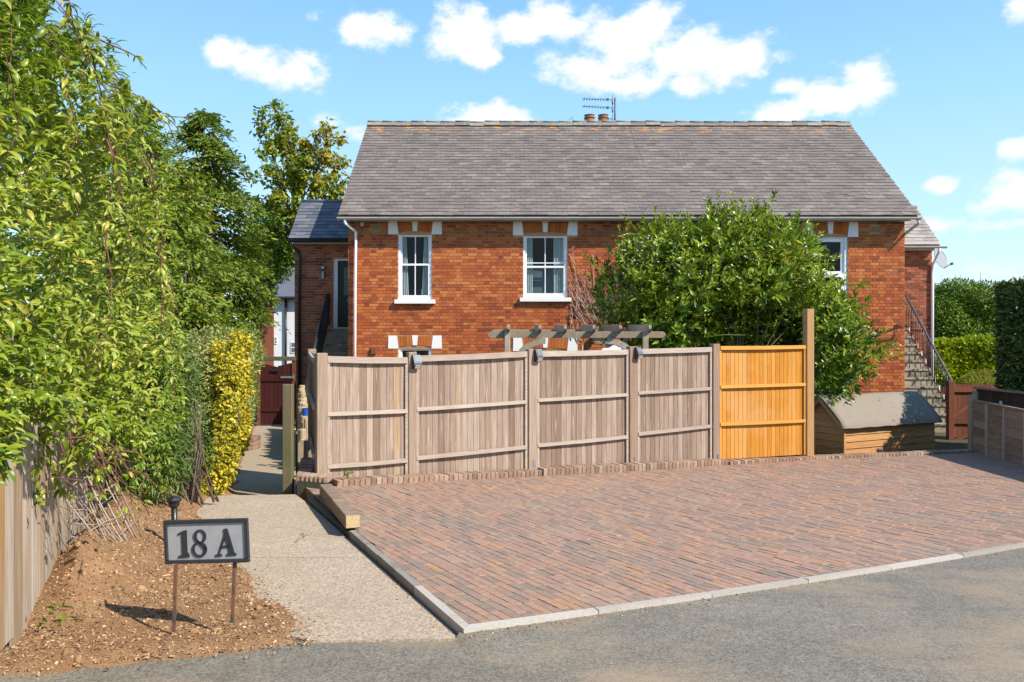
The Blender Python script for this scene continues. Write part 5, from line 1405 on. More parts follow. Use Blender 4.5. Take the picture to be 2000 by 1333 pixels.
# ------------------------------------------------------------------ left side: gate, posts, sign
def garden_gate():
    Y = 20.9; X = lambda x: hx_at(x, Y); Z = lambda y: hz_at(y, Y)
    t = thing('garden_gate', 'dark red boarded garden gate with long steel hinge at the end of the path', 'gate', (X(540), Y, PZ(Y)))
    zb = PZ(Y) - .02
    x0, x1 = X(507), X(570)
    n = 7
    for i in range(n):
        a, b = x0 + (x1 - x0) * i / n, x0 + (x1 - x0) * (i + 1) / n
        f = abs((i + .5) / n - .5) * 2; zt = Z(712) - .10 * (1 - f) + .03
        m = MB(); m.prism([Vector((a + .004, Y, zb + .05)), Vector((b - .004, Y, zb + .05)), Vector((b - .004, Y, zt + (.02 if i > n/2 else -.0))), Vector((a + .004, Y, zt + (.02 if i < n/2 else 0)))], (0, .03, 0)); m.build('board', M['red_gate'], t)
    for y in (741, 800): m = MB(); m.bbox(x0, x1, Y - .025, Y - .002, Z(y + 4), Z(y - 3)); m.build('rail', M['red_gate'], t)
    m = MB(); m.bbox(X(549), X(575), Y - .05, Y - .026, Z(739), Z(735)); m.bbox(X(573), X(576), Y - .055, Y - .02, Z(741), Z(732)); m.build('hinge', M['steel'], t)
    for xx in (X(503), X(570.5)): m = MB(); m.bbox(xx, xx + .075, Y - .03, Y + .07, zb, Z(704)); m.build('gate_post', M['brown_wood'], t)
    m = MB(); m.bevbox(((X(503) + X(577)) / 2, Y + .02, Z(701)), (X(577) - X(503), .14, .11), .008); m.build('lintel', M['post_green'], t)
    m = MB(); m.bevbox(((X(537)), Y - .035, Z(724)), (.22, .02, .06), .006); m.build('plate', M['black'], t)
    m = MB(); m.bbox(X(556), X(566), Y - .04, Y - .0, Z(834), Z(831)); m.build('bolt', M['steel'], t)
garden_gate()
def timber_post():
    Y = 9.35; X = lambda x: hx_at(x, Y); t = thing('gate_post', 'mossy square timber post standing on the right edge of the path', 'post', (X(563), Y, -.29))
    m = MB(); m.bevbox((X(563), Y, (hz_at(751, Y) - .33) / 2), (X(573) - X(554), .10, hz_at(751, Y) + .33), .008); m.build('shaft', M['post_green'], t)
timber_post()
def log_edging():
    t = thing('log_edging', 'row of pale upright logs stepping down beside the path, left of the fence', 'log edging', P(592, 860, 13))
    for (x, yt, yb, w, Y) in ((591, 838, 905, 14, 12.1), (599, 818, 905, 11, 12.25)):
        r = w / 2 * Y / F; c = P(x, yb, Y); zt = hz_at(yt, Y); m = MB(); m.lathe((c.x, Y, 0), [(r, GZ), (r, zt - .02), (r * .85, zt)], 10); m.build('log', M['log'], t)
    Y = 12.3
    while Y < 19.4:          # the row continues along the whole path
        x = PRy(Y) + random.uniform(.10, .16); r = random.uniform(.055, .075); zt = .36 + random.uniform(-.12, .10) - (.25 if Y < 13 else 0); m = MB(); m.lathe((x, Y, 0), [(r, GZ), (r, zt - .02), (r * .85, zt)], 10); m.build('log', M['log'], t); Y += r * 2.1
    c = P(597, 806, 12.1); t = thing('blue_tub', 'small blue plastic tub among the upright logs', 'tub', c)
    m = MB(); m.lathe((c.x, c.y, c.z - .05), [(.045, 0), (.055, .11), (.06, .115)], 10); m.build('bucket', M['blue'], t)
    Y = 11.9; c = P(590, 880, Y); t = thing('leaning_slab', 'pale yellow upright slab leaning beside a black panel, behind the post', 'slab', c)
    m = MB(); m.prism([P(582, 903, Y), P(592, 904, Y), P(593, 861, Y), P(587, 859, Y), P(582, 867, Y)], (0, .12, 0)); m.build('slab_face', M['log'], t)
    m = MB(); m.prism([P(592.5, 904, Y), P(601, 905, Y), P(601, 862, Y), P(593.5, 861, Y)], (0, .14, 0)); m.build('slab_back', M['black'], t)
log_edging()

def sign():
    Y = 4.43; t = thing('house_sign', 'small dark metal number sign on two legs in the bark bed', 'sign', P(397, 1215, Y))
    tl, tr, br, bl_ = P(322, 1016, Y + .02), P(487, 1013.5, Y - .02), P(485, 1097, Y - .02), P(321, 1103, Y + .02)
    c = (tl + tr + br + bl_) / 4; ux = ((tr - tl) + (br - bl_)).normalized(); uz = ((tl - bl_) + (tr - br)); uz = (uz - ux * uz.dot(ux)).normalized(); uy = uz.cross(ux)     # uy points away
    W, Hh = ((tr - tl).length + (br - bl_).length) / 2, ((tl - bl_).length + (tr - br).length) / 2
    k = lambda x, z, y=0: c + ux * x + uz * z + uy * y
    Mx = Matrix((ux, uy, uz)).transposed()
    m = MB(); m.bevbox(c + uy * .010, (W - .01, .012, Hh - .01), .003, Mx); m.build('back_plate', M['sign_dark'], t)
    b = .021
    m = MB()
    m.bevbox(k(0, Hh/2 - b/2), (W, .022, b), .003, Mx); m.bevbox(k(0, -Hh/2 + b/2), (W, .022, b), .003, Mx)
    m.bevbox(k(-W/2 + b/2, 0), (b, .0215, Hh - 2*b), .003, Mx); m.bevbox(k(W/2 - b/2, 0), (b, .0215, Hh - 2*b), .003, Mx); m.build('frame', M['sign_dark'], t)
    m = MB(); m.box(k(0, 0, .002), (W - 2*b, .006, Hh - 2*b), Mx); m.build('face', M['sign_face'], t)
    # raised serif figures, 1 unit = 1 photo pixel of the sign
    s = W / 165.0
    def pg(mb, pts): mb.prism([k((x - 82.5) * s, (43 - y) * s, -.0012) for x, y in pts], uy * -.005)
    g = MB()
    pg(g, [(39, 22), (45, 20.5), (45, 68), (34.5, 68.5), (34.5, 28), (39, 26)]); pg(g, [(27.5, 27), (39, 21.5), (39, 25.5), (34.6, 27.8), (28, 30)])
    pg(g, [(28, 68.7), (48.5, 67.4), (49, 71.5), (26, 73)]); pg(g, [(45.1, 62), (48.5, 67.4), (45, 67.6)]); g.build('figure', M['sign_dark'], t)
    g = MB()
    def ring(cx, cy, ro, ho, ri, hi, dx=0, n=26):
        for i in range(n):
            a0, a1 = 2*math.pi*i/n, 2*math.pi*(i+1)/n
            o = lambda a: (cx + ro*math.cos(a), cy + ho*math.sin(a)); q = lambda a: (cx + dx + ri*math.cos(a), cy + hi*math.sin(a))
            pg(g, [o(a0), o(a1), q(a1), q(a0)])
    ring(70.5, 33.5, 12.5, 13.2, 6.5, 9.6, .4); ring(68.5, 58, 15.2, 14.6, 8.6, 10.6, -.6)
    pg(g, [(59.5, 38), (66, 40), (83, 55), (81, 62), (74, 55)])
    g.build('figure', M['sign_dark'], t)
    g = MB()
    pg(g, [(121, 20), (125, 20), (137, 67), (126.5, 67.5), (118, 32)]); pg(g, [(118, 30), (120.5, 36), (108, 67.8), (104, 68)]); pg(g, [(109.5, 52.5), (128, 51.5), (129, 55.5), (108, 56.5)])
    pg(g, [(99, 68.5), (112, 67.8), (112.5, 71.5), (99.5, 72.2)]); pg(g, [(121, 67.4), (140, 66.5), (140.5, 70.5), (121.5, 71.5)])
    pg(g, [(117, 21), (121, 20), (118, 32)])
    g.build('letter', M['sign_dark'], t)
    for (x, y0, xb, yb) in ((344, 1101, 339, 1228), (459, 1097, 453.5, 1210)):
        Yb = 4.43; a = P(x, y0, Y); e = P(xb, yb, Yb); e.z -= .02; m = MB(); dn = (a - e).normalized(); Mr = Matrix((ux, dn.cross(ux) * -1, dn)).transposed()
        m.box((a + e) / 2, (.021, .008, (a - e).length), Mr); m.build('leg', M['sign_leg'], t)
sign()
def bollard():
    Y = 6.3; c = P(340, 1061, Y); c.z = PAD(c.x, Y) + .02; t = thing('bollard_light', 'short black garden light with a wide cap, behind the number sign', 'garden light', c)
    top = hz_at(968, Y); m = MB(); m.tube([c + Vector((.01, 0, -.02)), Vector((c.x, Y, top - .08))], .024, 10); m.build('shaft', M['black'], t)
    m = MB(); m.lathe((c.x, Y, top - .10), [(.022, 0), (.040, .015), (.045, .05), (.030, .055)], 14); m.build('lamp_head', M['black'], t)
    m = MB(); m.lathe((c.x, Y, top - .045), [(.055, 0), (.058, .012), (.045, .03), (.012, .042)], 14); m.build('cap', M['black'], t)
bollard()

def left_fence():
    t = thing('board_fence', 'old vertical board fence under the climbing plant at the left edge', 'fence', (float(fence_x(4.6)), 4.6, 0))
    dn = Vector((-.335, 1, 0)).normalized(); sn = Vector((dn.y, -dn.x, 0))
    Y = 1.0; i = 0
    while Y < 6.25:
        w = random.uniform(.14, .165); zb = -.02 if Y > 4.42 else (.03 if Y < 4.25 else -.06); zt = 1.75 + random.uniform(-.02, .02)
        zb = zb - .1 if Y > 4.5 else zb
        a = Vector((float(fence_x(Y)), Y, zb)) + sn * random.uniform(-.008, .012); b = a + dn * (w - .008) + sn * random.uniform(-.006, .01)
        m = MB(); m.prism([a, b, b + Vector((0, 0, zt - zb)), a + Vector((0, 0, zt - zb + random.uniform(-.02, .02)))][::-1], sn * -.022); m.build('board', M['left_board'], t); Y += w * dn.y
    m = MB(); c = Vector((float(fence_x(6.3)), 6.3, 0)); m.bbox(c.x - .06, c.x + .06, c.y - .02, c.y + .1, -.2, 1.75); m.build('post', M['left_board'], t)
    for z in (.35, 1.3):
        m = MB(); a = Vector((float(fence_x(1.0)), 1.0, z)) - sn * .024; b = Vector((float(fence_x(6.3)), 6.3, z)) - sn * .024; m.prism([a, b, b + Vector((0, 0, .09)), a + Vector((0, 0, .09))], sn * -.04); m.build('rail', M['left_board'], t)
left_fence()
def trellis():
    c00, c10, c11, c01 = P(118, 890, 5.7), P(196, 868, 6.1), P(290, 1068, 6.2), P(222, 1122, 5.4)
    t = thing('broken_trellis', 'broken bleached lattice trellis leaning against the board fence', 'trellis', (c01 + c11) / 2)
    def uv(u, v): return (c00 * (1-u) + c10 * u) * (1-v) + (c01 * (1-u) + c11 * u) * v
    def strip(p, q, sag, r=.0075):
        m = MB(); pts = []
        nrm = (c10 - c00).cross(c01 - c00).normalized()
        for i in range(6):
            s = i / 5; pts.append(uv(p[0] + (q[0]-p[0])*s, p[1] + (q[1]-p[1])*s) + nrm * (sag * math.sin(math.pi * s)) + Vector((random.gauss(0, .004), 0, random.gauss(0, .004))))
        m.tube(pts, r * .72, 4, random.random()); m.build('slat', M['lattice'], t)
    for k in range(9): strip((k/8 + random.uniform(-.05, .05), random.uniform(-.05, .12)), (k/8*.95 + random.uniform(-.06, .06), random.uniform(.78, 1.04)), random.uniform(-.02, .05))
    for k in range(7): 
        v = .12 + k * .135; strip((random.uniform(-.12, .1), v + random.uniform(-.05, .05)), (random.uniform(.8, 1.08), v + random.uniform(-.12, .05)), random.uniform(-.01, .04))
    for k in range(6):
        strip((-.35 + k * .12, .15 + .08*k), (.0 + k * .14, .72 + .06*k), random.uniform(0, .05), .006)
    for k in range(4):
        v = .3 + k*.12; strip((-.45, v - .05), (.15, v + .08), .02, .006)
trellis()

# ------------------------------------------------------------------ far house on the left, trampoline on the right
def white_house():
    Y = 34.0; X = lambda x: hx_at(x, Y); Z = lambda y: hz_at(y, Y)
    t = thing('white_house', 'white rendered house with grey slate roof, beyond the garden gate', 'house', (X(560), Y, GZ))
    ze = Z(582)
    m = MB(); m.bbox(X(535), X(655), Y, Y + 7, GZ, ze); m.build('wall', M['render'], t)
    m = MB(); m.bbox(X(508), X(535) - .002, Y - .05, Y + 6.9, GZ, ze); m.build('brick_wall', M['newbrick'], t)
    for i in range(9):
        m = MB(); z = ze - .3 - i * .28
    a = [Vector((X(500), Y - .25, ze)), Vector((X(665), Y - .25, ze)), Vector((X(665), Y + 3.5, ze + 2.3)), Vector((X(527), Y + 1.55, ze + 1.45)), Vector((X(500), Y + 1.0, ze + .6))]
    m = MB(); m.prism([Vector((X(500), Y - .25, ze)), Vector((X(675), Y - .25, ze)), Vector((X(600), Y + 3.5, ze + 1.0)), Vector((X(528), Y + 3.0, ze + .98))][::-1], (0, 0, -.1))
    m = MB(); p = [Vector((X(498), Y - .25, ze)), Vector((X(680), Y - .25, ze)), Vector((X(700), Y + 3.5, ze + .3)), Vector((X(528), Y + 3.5, ze + 1.9))]
    m.prism([p[0], p[1], Vector((X(640), Y + 3.5, ze + 1.9)), p[3]], (0, 0, .06)); m.build('roof', M['newslate'], t)
    m = MB(); m.tube([Vector((X(505), Y - .28, ze - .03)), Vector((X(655), Y - .28, ze - .03))], .06, 6); m.build('gutter', M['black'], t)
    m = MB(); m.tube([Vector((X(559), Y - .07, ze)), Vector((X(559), Y - .07, GZ))], .05, 6); m.build('downpipe', M['black'], t)
    for (x0, x1, y0, y1) in ((568, 576, 668, 690), (536, 541, 658, 672)):
        m = MB(); m.bbox(X(x0), X(x1), Y - .03, Y + .06, Z(y1), Z(y0)); w = m.build('window', M['upvc'], t)
        m = MB(); m.bbox(X(x0 + 1.6), X(x1), Y - .036, Y - .0305, Z(y1 - 2), Z((y0+y1)/2 + 1)); m.bbox(X(x0 + 1.6), X(x1), Y - .036, Y - .0305, Z((y0+y1)/2 - 1), Z(y0 + 2)); m.build('pane', M['doorglass'], w)
white_house()
def trampoline():
    Y = 27; c = P(1935, 716, Y); t = thing('trampoline', 'round black trampoline with orange rim beside the lime hedge', 'trampoline', (c.x, c.y, GZ))
    n = 32; r = .9
    m = MB(); pts = [Vector((c.x + r*math.cos(2*math.pi*i/n), c.y + r*math.sin(2*math.pi*i/n), c.z + .03)) for i in range(n+1)]; m.tube(pts, .05, 6, 0, False); m.build('rim', M['orange_rim'], t)
    m = MB(); m.lathe((c.x, c.y, 0), [(r - .02, GZ), (r - .02, c.z)], n); m.build('skirt', M['dark_plastic'], t)
    m = MB(); m.lathe((c.x, c.y, c.z + .008), [(r - .04, 0), (r - .06, .006)], n); m.build('mat', M['gutter'], t)
trampoline()

# ------------------------------------------------------------------ climbing plant over the left fence
def px_of(p): return CX + p[0] * F / p[1], HY + (EYE - p[2]) * F / p[1]
def leaf_objects(root, pts, dirs, nrms, sizes, tpl, mat, name='leaf'):
    d, s, n = frames(dirs, nrms); meshes = [raw_mesh(name, tpl[0], tpl[1], mat, np.full(len(tpl[1]), i / 7), True) for i in range(5)]
    for i in range(len(pts)):
        Mx = Matrix(((d[i][0], s[i][0], n[i][0]), (d[i][1], s[i][1], n[i][1]), (d[i][2], s[i][2], n[i][2])))
        k = float(sizes[i]); piece(name, meshes[i % 5], root, pts[i], Mx.to_quaternion(), (k, k, k))
def split_near(p, n):
    "the n leaves that show largest in the photograph"
    x, y = CX + p[:, 0] * F / p[:, 1], HY + (EYE - p[:, 2]) * F / p[:, 1]
    dist = np.linalg.norm(p - np.array([0, 0, EYE]), axis=1); dist = np.where((x > 5) & (x < 1995) & (y > 5) & (y < 1300), dist, 1e9)
    o = np.argsort(dist); return o[:n], o[n:]
def vine_top(Y): return np.interp(Y, [3.0, 5.6, 6.3, 7.0, 7.6, 8.3, 9.2], [3.75, 3.60, 3.50, 3.10, 2.62, 2.15, 1.8])
def vine_bot(Y): return np.interp(Y, [3.0, 4.6, 5.4, 5.9, 6.3, 7.0, 9.2], [.80, .84, .74, .68, .50, .2, .1])
def vine_bulge(Y): return np.interp(Y, [3, 4.0, 4.9, 6, 9.2], [.10, .26, .52, .62, .55])
def climber():
    root = thing('climbing_plant', 'huge green climbing plant with drooping leaves spilling over the old board fence', 'climber', (-2.9, 5.0, 0))
    o = np.array(root.location)
    def surf(n, depth, deep=1.4, hi=.95):
        Y = rng.uniform(3.1, 8.9, n); th = rng.uniform(-.45, hi, n) * math.pi     # angle round the section, 0 = straight out
        zt, zb = vine_top(Y), vine_bot(Y); zc, hh = (zt + zb) / 2, (zt - zb) / 2
        b = bump3(np.stack([Y * 1.0, th * 1.2, Y * 0], -1), 2.6, 4) * .36 + bump3(np.stack([Y, th * 2.4, Y * 0], -1), 6.5, 8) * .26
        f = (1 + b) * (1 - depth * rng.random(n) ** deep)
        cs, sn = np.cos(th), np.sin(th)
        u = np.sign(cs) * np.abs(cs) ** .8 * vine_bulge(Y) * f; z = zc + np.sign(sn) * np.abs(sn) ** .9 * hh * (1 - (1 - f) * .5)
        X = fence_x(Y) + u; nn = np.stack([cs * 1.0, -.45 + 0 * cs, sn * .75], -1)
        return np.stack([X, Y, z], -1), unit(nn)
    # leaflets in groups of three hanging from each node
    nodes, nn = surf(13000, .42); kk = bump3(nodes, 9.5, 21) + .55 * bump3(nodes, 4.5, 22) > -.06; nodes, nn = nodes[kk], nn[kk]; P_, D_, U_, S_ = [], [], [], []
    for k in range(3):
        a = rng.normal(size=(len(nodes), 3)) * .45; d = nn * .45 + a + np.array([.10, -.1, .05])
        side = unit(np.cross(nn, np.array([0, 0, 1.])))
        d = d + side * (k - 1) * .95
        P_.append(nodes + rng.normal(size=nodes.shape) * .012); D_.append(d); U_.append(nn * .35 + np.array([0, -.1, .9]) + rng.normal(size=nodes.shape) * .25); S_.append(.040 + .062 * rng.random(len(nodes)) ** 1.3)
    # a loose inner layer that keeps the depth dark
    q, qn = surf(13000, .98, .33, 1.5); P_.append(q); D_.append(rng.normal(size=q.shape)); U_.append(qn + rng.normal(size=q.shape) * .5); S_.append(rng.uniform(.07, .12, len(q)))
    # fringe under the mass and sprays against the sky
    p, d, u, s = map(np.concatenate, (P_, D_, U_, S_))
    a, b = split_near(p, 300)
    leaf_objects(root, p[a], d[a], u[a], s[a], LEAF_ARCH, M['vine'])
    t = np.clip(.36 + bump3(p, 1.3, 3) * .9 + rng.normal(size=len(p)) * .2, 0, .985)
    put('leaf', leaf_mesh('leaf', p[b] - o, d[b], u[b], s[b], LEAF_ARCH, M['vine'], t[b], True), root)['kind'] = 'stuff'
    # stems: hanging over the face, and long whips against the sky
    allp, alld, allu, alls = [], [], [], []
    def stem(pts, r, leaves, lsz=.09):
        m = MB(); m.tube(pts, [r * (1 - .6 * i / (len(pts)-1)) for i in range(len(pts))], 5, random.random()); m.build('stem', M['stem'], root)
        for _ in range(leaves):
            f = random.uniform(.1, 1) * (len(pts) - 1); i = min(int(f), len(pts) - 2); c = pts[i].lerp(pts[i+1], f - i); tw = (pts[i+1] - pts[i]).normalized()
            for k in range(3): allp.append(c); alld.append(tw * .3 + Vector((random.gauss(.2, .7), random.gauss(-.2, .6), random.gauss(-.5, .4)))); allu.append(Vector((random.gauss(.2, .3), -.3, .8))); alls.append(random.uniform(.55, 1.2) * lsz)
    for i in range(30):
        Y = random.uniform(3.5, 7.6); th0 = random.uniform(.15, .6) * math.pi; L_ = random.uniform(.25, .6); pts = []
        dy = random.uniform(-.5, .6)
        for k in range(9):
            th = th0 - L_ * math.pi * k / 8 * .8; y = Y + dy * k / 8; zt, zb = float(vine_top(y)), float(vine_bot(y)); cs, sn = math.cos(th), math.sin(th)
            pts.append(Vector((float(fence_x(y)) + math.copysign(abs(cs) ** .8, cs) * float(vine_bulge(y)) * 1.03 + random.gauss(0, .03), y - .03 + random.gauss(0, .04), (zt+zb)/2 + sn * (zt-zb)/2 * 1.03)))
        stem(pts, .0055, 7)
    whips = [  # photo outlines of the longest whips, with their depth
        ([(150, 55), (205, 85), (250, 102), (276, 118), (283, 133)], 5.2, 4), ([(210, 165), (255, 180), (290, 200), (320, 222), (345, 250)], 6.2, 9),
        ([(270, 225), (320, 228), (375, 233)], 6.6, 2), ([(225, 250), (262, 290), (300, 335), (307, 370), (290, 400)], 5.6, 3), ([(280, 190), (300, 220), (330, 245), (352, 300)], 6.4, 8),
        ([(205, 190), (240, 182), (265, 180)], 5.8, 6), ([(110, 75), (160, 90), (195, 100), (205, 118)], 5.0, 9), ([(300, 300), (330, 330), (362, 345), (380, 350)], 6.6, 6), ([(60, 880), (80, 930), (70, 985), (20, 1010)], 4.75, 7), ([(90, 880), (100, 930), (105, 965)], 5.0, 10),
        ([(30, 860), (15, 900), (14, 940)], 4.6, 5), ([(150, 870), (180, 905), (205, 960)], 5.7, 8), ([(185, 860), (200, 900), (195, 940)], 5.9, 7)]
    for pts, Y, lv in whips: stem([P(x, y, Y) + Vector((0, random.gauss(0, .04), 0)) for x, y in pts], .007, lv, .075)
    for i in range(26):          # thin tangle of bare stems below the leaves
        Y = random.uniform(4.4, 6.3); x = float(fence_x(Y)) + random.uniform(.05, .35); z = float(vine_bot(Y)) + .25; pts = [Vector((x, Y, z))]
        for k in range(5): pts.append(pts[-1] + Vector((random.gauss(.02, .05), random.gauss(.04, .07), random.gauss(-.10, .05))))
        stem(pts, .005, 2, .06)
    A_ = lambda v: np.array([tuple(q) for q in v])
    o2 = put('sprig_leaf', leaf_mesh('sprig_leaf', A_(allp) - o, A_(alld), A_(allu), np.array(alls), LEAF_ARCH, M['vine'], None, True), root); o2['kind'] = 'stuff'
climber()

def low_weeds():
    for (c, n, lab, sz) in ((Vector((float(fence_x(4.35)) + .16, 4.42, .02)), 26, 'small green weed at the foot of the old board fence', .045), (P(676, 931, 9.35) , 22, 'small green weed growing on the brick edging by the leftmost fence panel', .05), (hit(596, 1056, PAD), 16, 'tiny brown tuft growing in the joint of the concrete path', .03)):
        p = np.array(c) + rng.normal(size=(n, 3)) * np.array([.05, .05, .0]) * (1 if n > 20 else 1.3); p[:, 2] += rng.random(n) * (.13 if n > 25 else .05)
        d = rng.normal(size=(n, 3)) * .6 + np.array([0, 0, .5]); me = leaf_mesh('weed', p - np.array(c), d, rng.normal(size=(n, 3)) + np.array([0, 0, 1]), np.full(n, sz), LEAF_FLAT, M['hedge'])
        o = thing('weed', lab, 'weed', c); tag(put('foliage', me, o), kind='stuff')
low_weeds()

# ------------------------------------------------------------------ hedge and shrubs along the path
def left_shrubs():
    # dark narrow-leaved shrub behind the trellis
    r = thing('narrow_leaved_shrub', 'dark green narrow-leaved shrub between the climbing plant and the bare stems', 'shrub', P(270, 960, 7.6))
    foliage(r, [bl(265, 850, 7.7, 92, 105, .55), bl(310, 900, 7.5, 60, 70, .4), bl(230, 900, 7.2, 60, 95, .4), bl(300, 740, 8.2, 80, 110, .6), bl(215, 760, 7.8, 70, 120, .5)], 5200, .085, LEAF_THIN, M['oleander'], .8, .5, .25, .35, seed=5)
    # bare twiggy shrub
    r = thing('bare_shrub', 'bare twiggy shrub in front of the hedge, left of the yellow shrub', 'shrub', P(370, 975, 8.4)); b = P(372, 985, 8.4)
    tips = [tuple(P(random.uniform(335, 400), random.uniform(760, 930), random.uniform(8.0, 8.8))) for _ in range(34)]
    for i in range(0, 34, 2): branches(r, b + Vector((random.gauss(0, .1), random.gauss(0, .1), 0)), tips[i:i+2], .012, 'twig', M['bark'], .12)
    foliage(r, [bl(365, 790, 8.7, 40, 70, .35), bl(385, 880, 8.8, 35, 60, .3)], 700, .05, LEAF_FLAT, M['oleander'], seed=2)
    # yellow shrub
    r = thing('yellow_shrub', 'bright yellow leaved shrub growing as a tall column beside the path', 'shrub', P(425, 965, 9.2))
    foliage(r, [bl(447, 745, 9.7, 26, 52, .22), bl(443, 830, 9.5, 28, 62, .24), bl(432, 905, 9.3, 30, 46, .24), bl(418, 948, 9.2, 26, 22, .2), bl(408, 905, 9.3, 12, 16, .1), bl(462, 705, 9.9, 14, 24, .15), bl(440, 880, 9.3, 24, 40, .2), bl(468, 740, 10.2, 22, 46, .25), bl(466, 830, 10.1, 20, 60, .25), bl(420, 770, 9.8, 16, 30, .2), bl(470, 670, 10.4, 20, 24, .25), bl(425, 690, 9.9, 12, 22, .15)], 5200, .050, LEAF_ROUND, M['golden'], .6, .8, .1, .45, .2, 5, 3, inner=.2)
    branches(r, P(425, 968, 9.25), [tuple(P(447, 720, 9.7)), tuple(P(430, 800, 9.5)), tuple(P(452, 850, 9.4))], .018)
    # variegated hedge top behind it
    r = thing('variegated_hedge', 'pale variegated hedge running back along the left side of the path', 'hedge', P(430, 960, 10))
    blobs = [bl(420, 700, 10.4, 62, 62, .7), bl(465, 690, 11.4, 42, 52, .8), bl(395, 790, 9.9, 45, 90, .6), bl(400, 890, 9.7, 35, 70, .5), bl(450, 790, 10.6, 35, 100, .6), bl(360, 720, 10, 50, 70, .6)]
    foliage(r, blobs, 9500, .055, LEAF_FLAT, M['varieg'], .6, .7, .2, .3, seed=7)
    # clipped green hedge beyond
    r = thing('clipped_hedge', 'clipped bright green hedge between the variegated hedge and the garden gate', 'hedge', P(495, 830, 14))
    blobs = []
    for Y in (12.0, 13.4, 14.8, 16.2, 17.6, 19.0):
        x = PLy(Y) - .56; blobs.append(((x, Y, .35), (.55, .95, 1.1))); blobs.append(((x - .05, Y, 1.05), (.48, .9, .55)))
    foliage(r, blobs, 14000, .06, LEAF_FLAT, M['hedge'], .7, .6, .1, .25, .08, seed=9)
    r = thing('low_brick_pier', 'low brick pier at the foot of the hedge by the path', 'pier', (PLy(15.2), 15.2, PZ(15.2))); 
    for i in range(3):
        for j in range(2):
            m = MB(); m.bevbox((PLy(15.0) - .02 + .0, 15.0 + j * .23, PZ(15) + .04 + i * .078), (.20, .215, .07), .004); m.build('brick', M['edgebrick'], r)
left_shrubs()

# ------------------------------------------------------------------ trees on the left
def conifers():
    def conifer(lab, x, ybase, ytop, Y, prof, n, seed, tw=None):
        b = P(x, ybase, Y); top = P(tw or x, ytop, Y); H_ = top.z - GZ; b = Vector((b.x, Y, GZ)); r = thing('conifer_tree', lab, 'tree', b)
        m = MB(); m.tube([b, b.lerp(top, .5), b.lerp(top, .84)], [.16, .10, .02], 8); m.build('trunk', M['bark'], r)
        # whorled branches, each a flat drooping fan of sprays
        P_, D_, U_ = [], [], []; k = 0
        hs = np.array([q[0] for q in prof]); rs = np.array([q[1] for q in prof])
        nb = 190
        tips = []
        for i in range(nb):
            f = (i + random.random()) / nb; h = f ** 1.05; R0 = float(np.interp(h, hs, rs)) * random.uniform(.5, 1.25)
            a = random.uniform(0, 2 * math.pi); c = b.lerp(top, h); 
            m_ = int(n / nb * (.35 + R0 / rs.max()))
            s = rng.random(m_) ** .6; w = rng.normal(size=m_) * .20 * R0 ** .5 * (.4 + s)
            dr = np.array([math.cos(a), math.sin(a), 0]); sd = np.array([-math.sin(a), math.cos(a), 0])
            p = np.array(c) + np.outer(s * R0, dr) + np.outer(w, sd); p[:, 2] += .16 * R0 * s - .42 * R0 * s * s - np.abs(w) * .25 + rng.normal(size=m_) * .05
            P_.append(p); D_.append(dr * .8 + sd * np.sign(w)[:, None] * .55 + np.array([0, 0, -.35]) + rng.normal(size=(m_, 3)) * .45); U_.append(np.array([0, 0, .8]) + dr * .6 + rng.normal(size=(m_, 3)) * .45)
            tips.append(tuple(np.array(c) + dr * R0 * .8 + np.array([0, 0, -.2 * R0])))
        p, d, u = map(np.concatenate, (P_, D_, U_))
        t = np.clip(.45 + bump3(p, 1.5, seed) * .5 + rng.normal(size=len(p)) * .22, 0, .97)
        o = put('crown', leaf_mesh('crown', p - np.array(b), d, u, rng.uniform(.06, .15, len(p)), LEAF_FLAT, M['conifer'], t), r); o['kind'] = 'stuff'
        m = MB()
        for q in tips[::3]: q = Vector(q); m.tube([Vector((b.x + (top.x-b.x)*min(1, (q.z + .3 - GZ)/H_), b.y, min(q.z + .3, top.z - .5))), q], [.03, .006], 4)
        m.build('branch', M['bark'], r)
    conifer('tall yellow-green conifer with drooping branches, left of the yellow-leaved tree', 440, 800, 218, 17.0, [(0, .3), (.3, .45), (.40, .9), (.5, 1.12), (.65, 1.28), (.83, 1.0), (.91, .62), (.96, .42), (1, .18)], 34000, 3, 398)
    conifer('dark conifer rising just behind the climbing plant', 300, 800, 196, 13.5, [(0, .5), (.3, .8), (.6, 1.15), (.8, .85), (.92, .55), (1, .25)], 22000, 4, 262)
    conifer('bushy conifer filling the gap between the two taller conifers', 372, 800, 330, 15.0, [(0, .4), (.35, .55), (.5, 1.1), (.7, .9), (.9, .45), (1, .1)], 14000, 6, 358)
conifers()
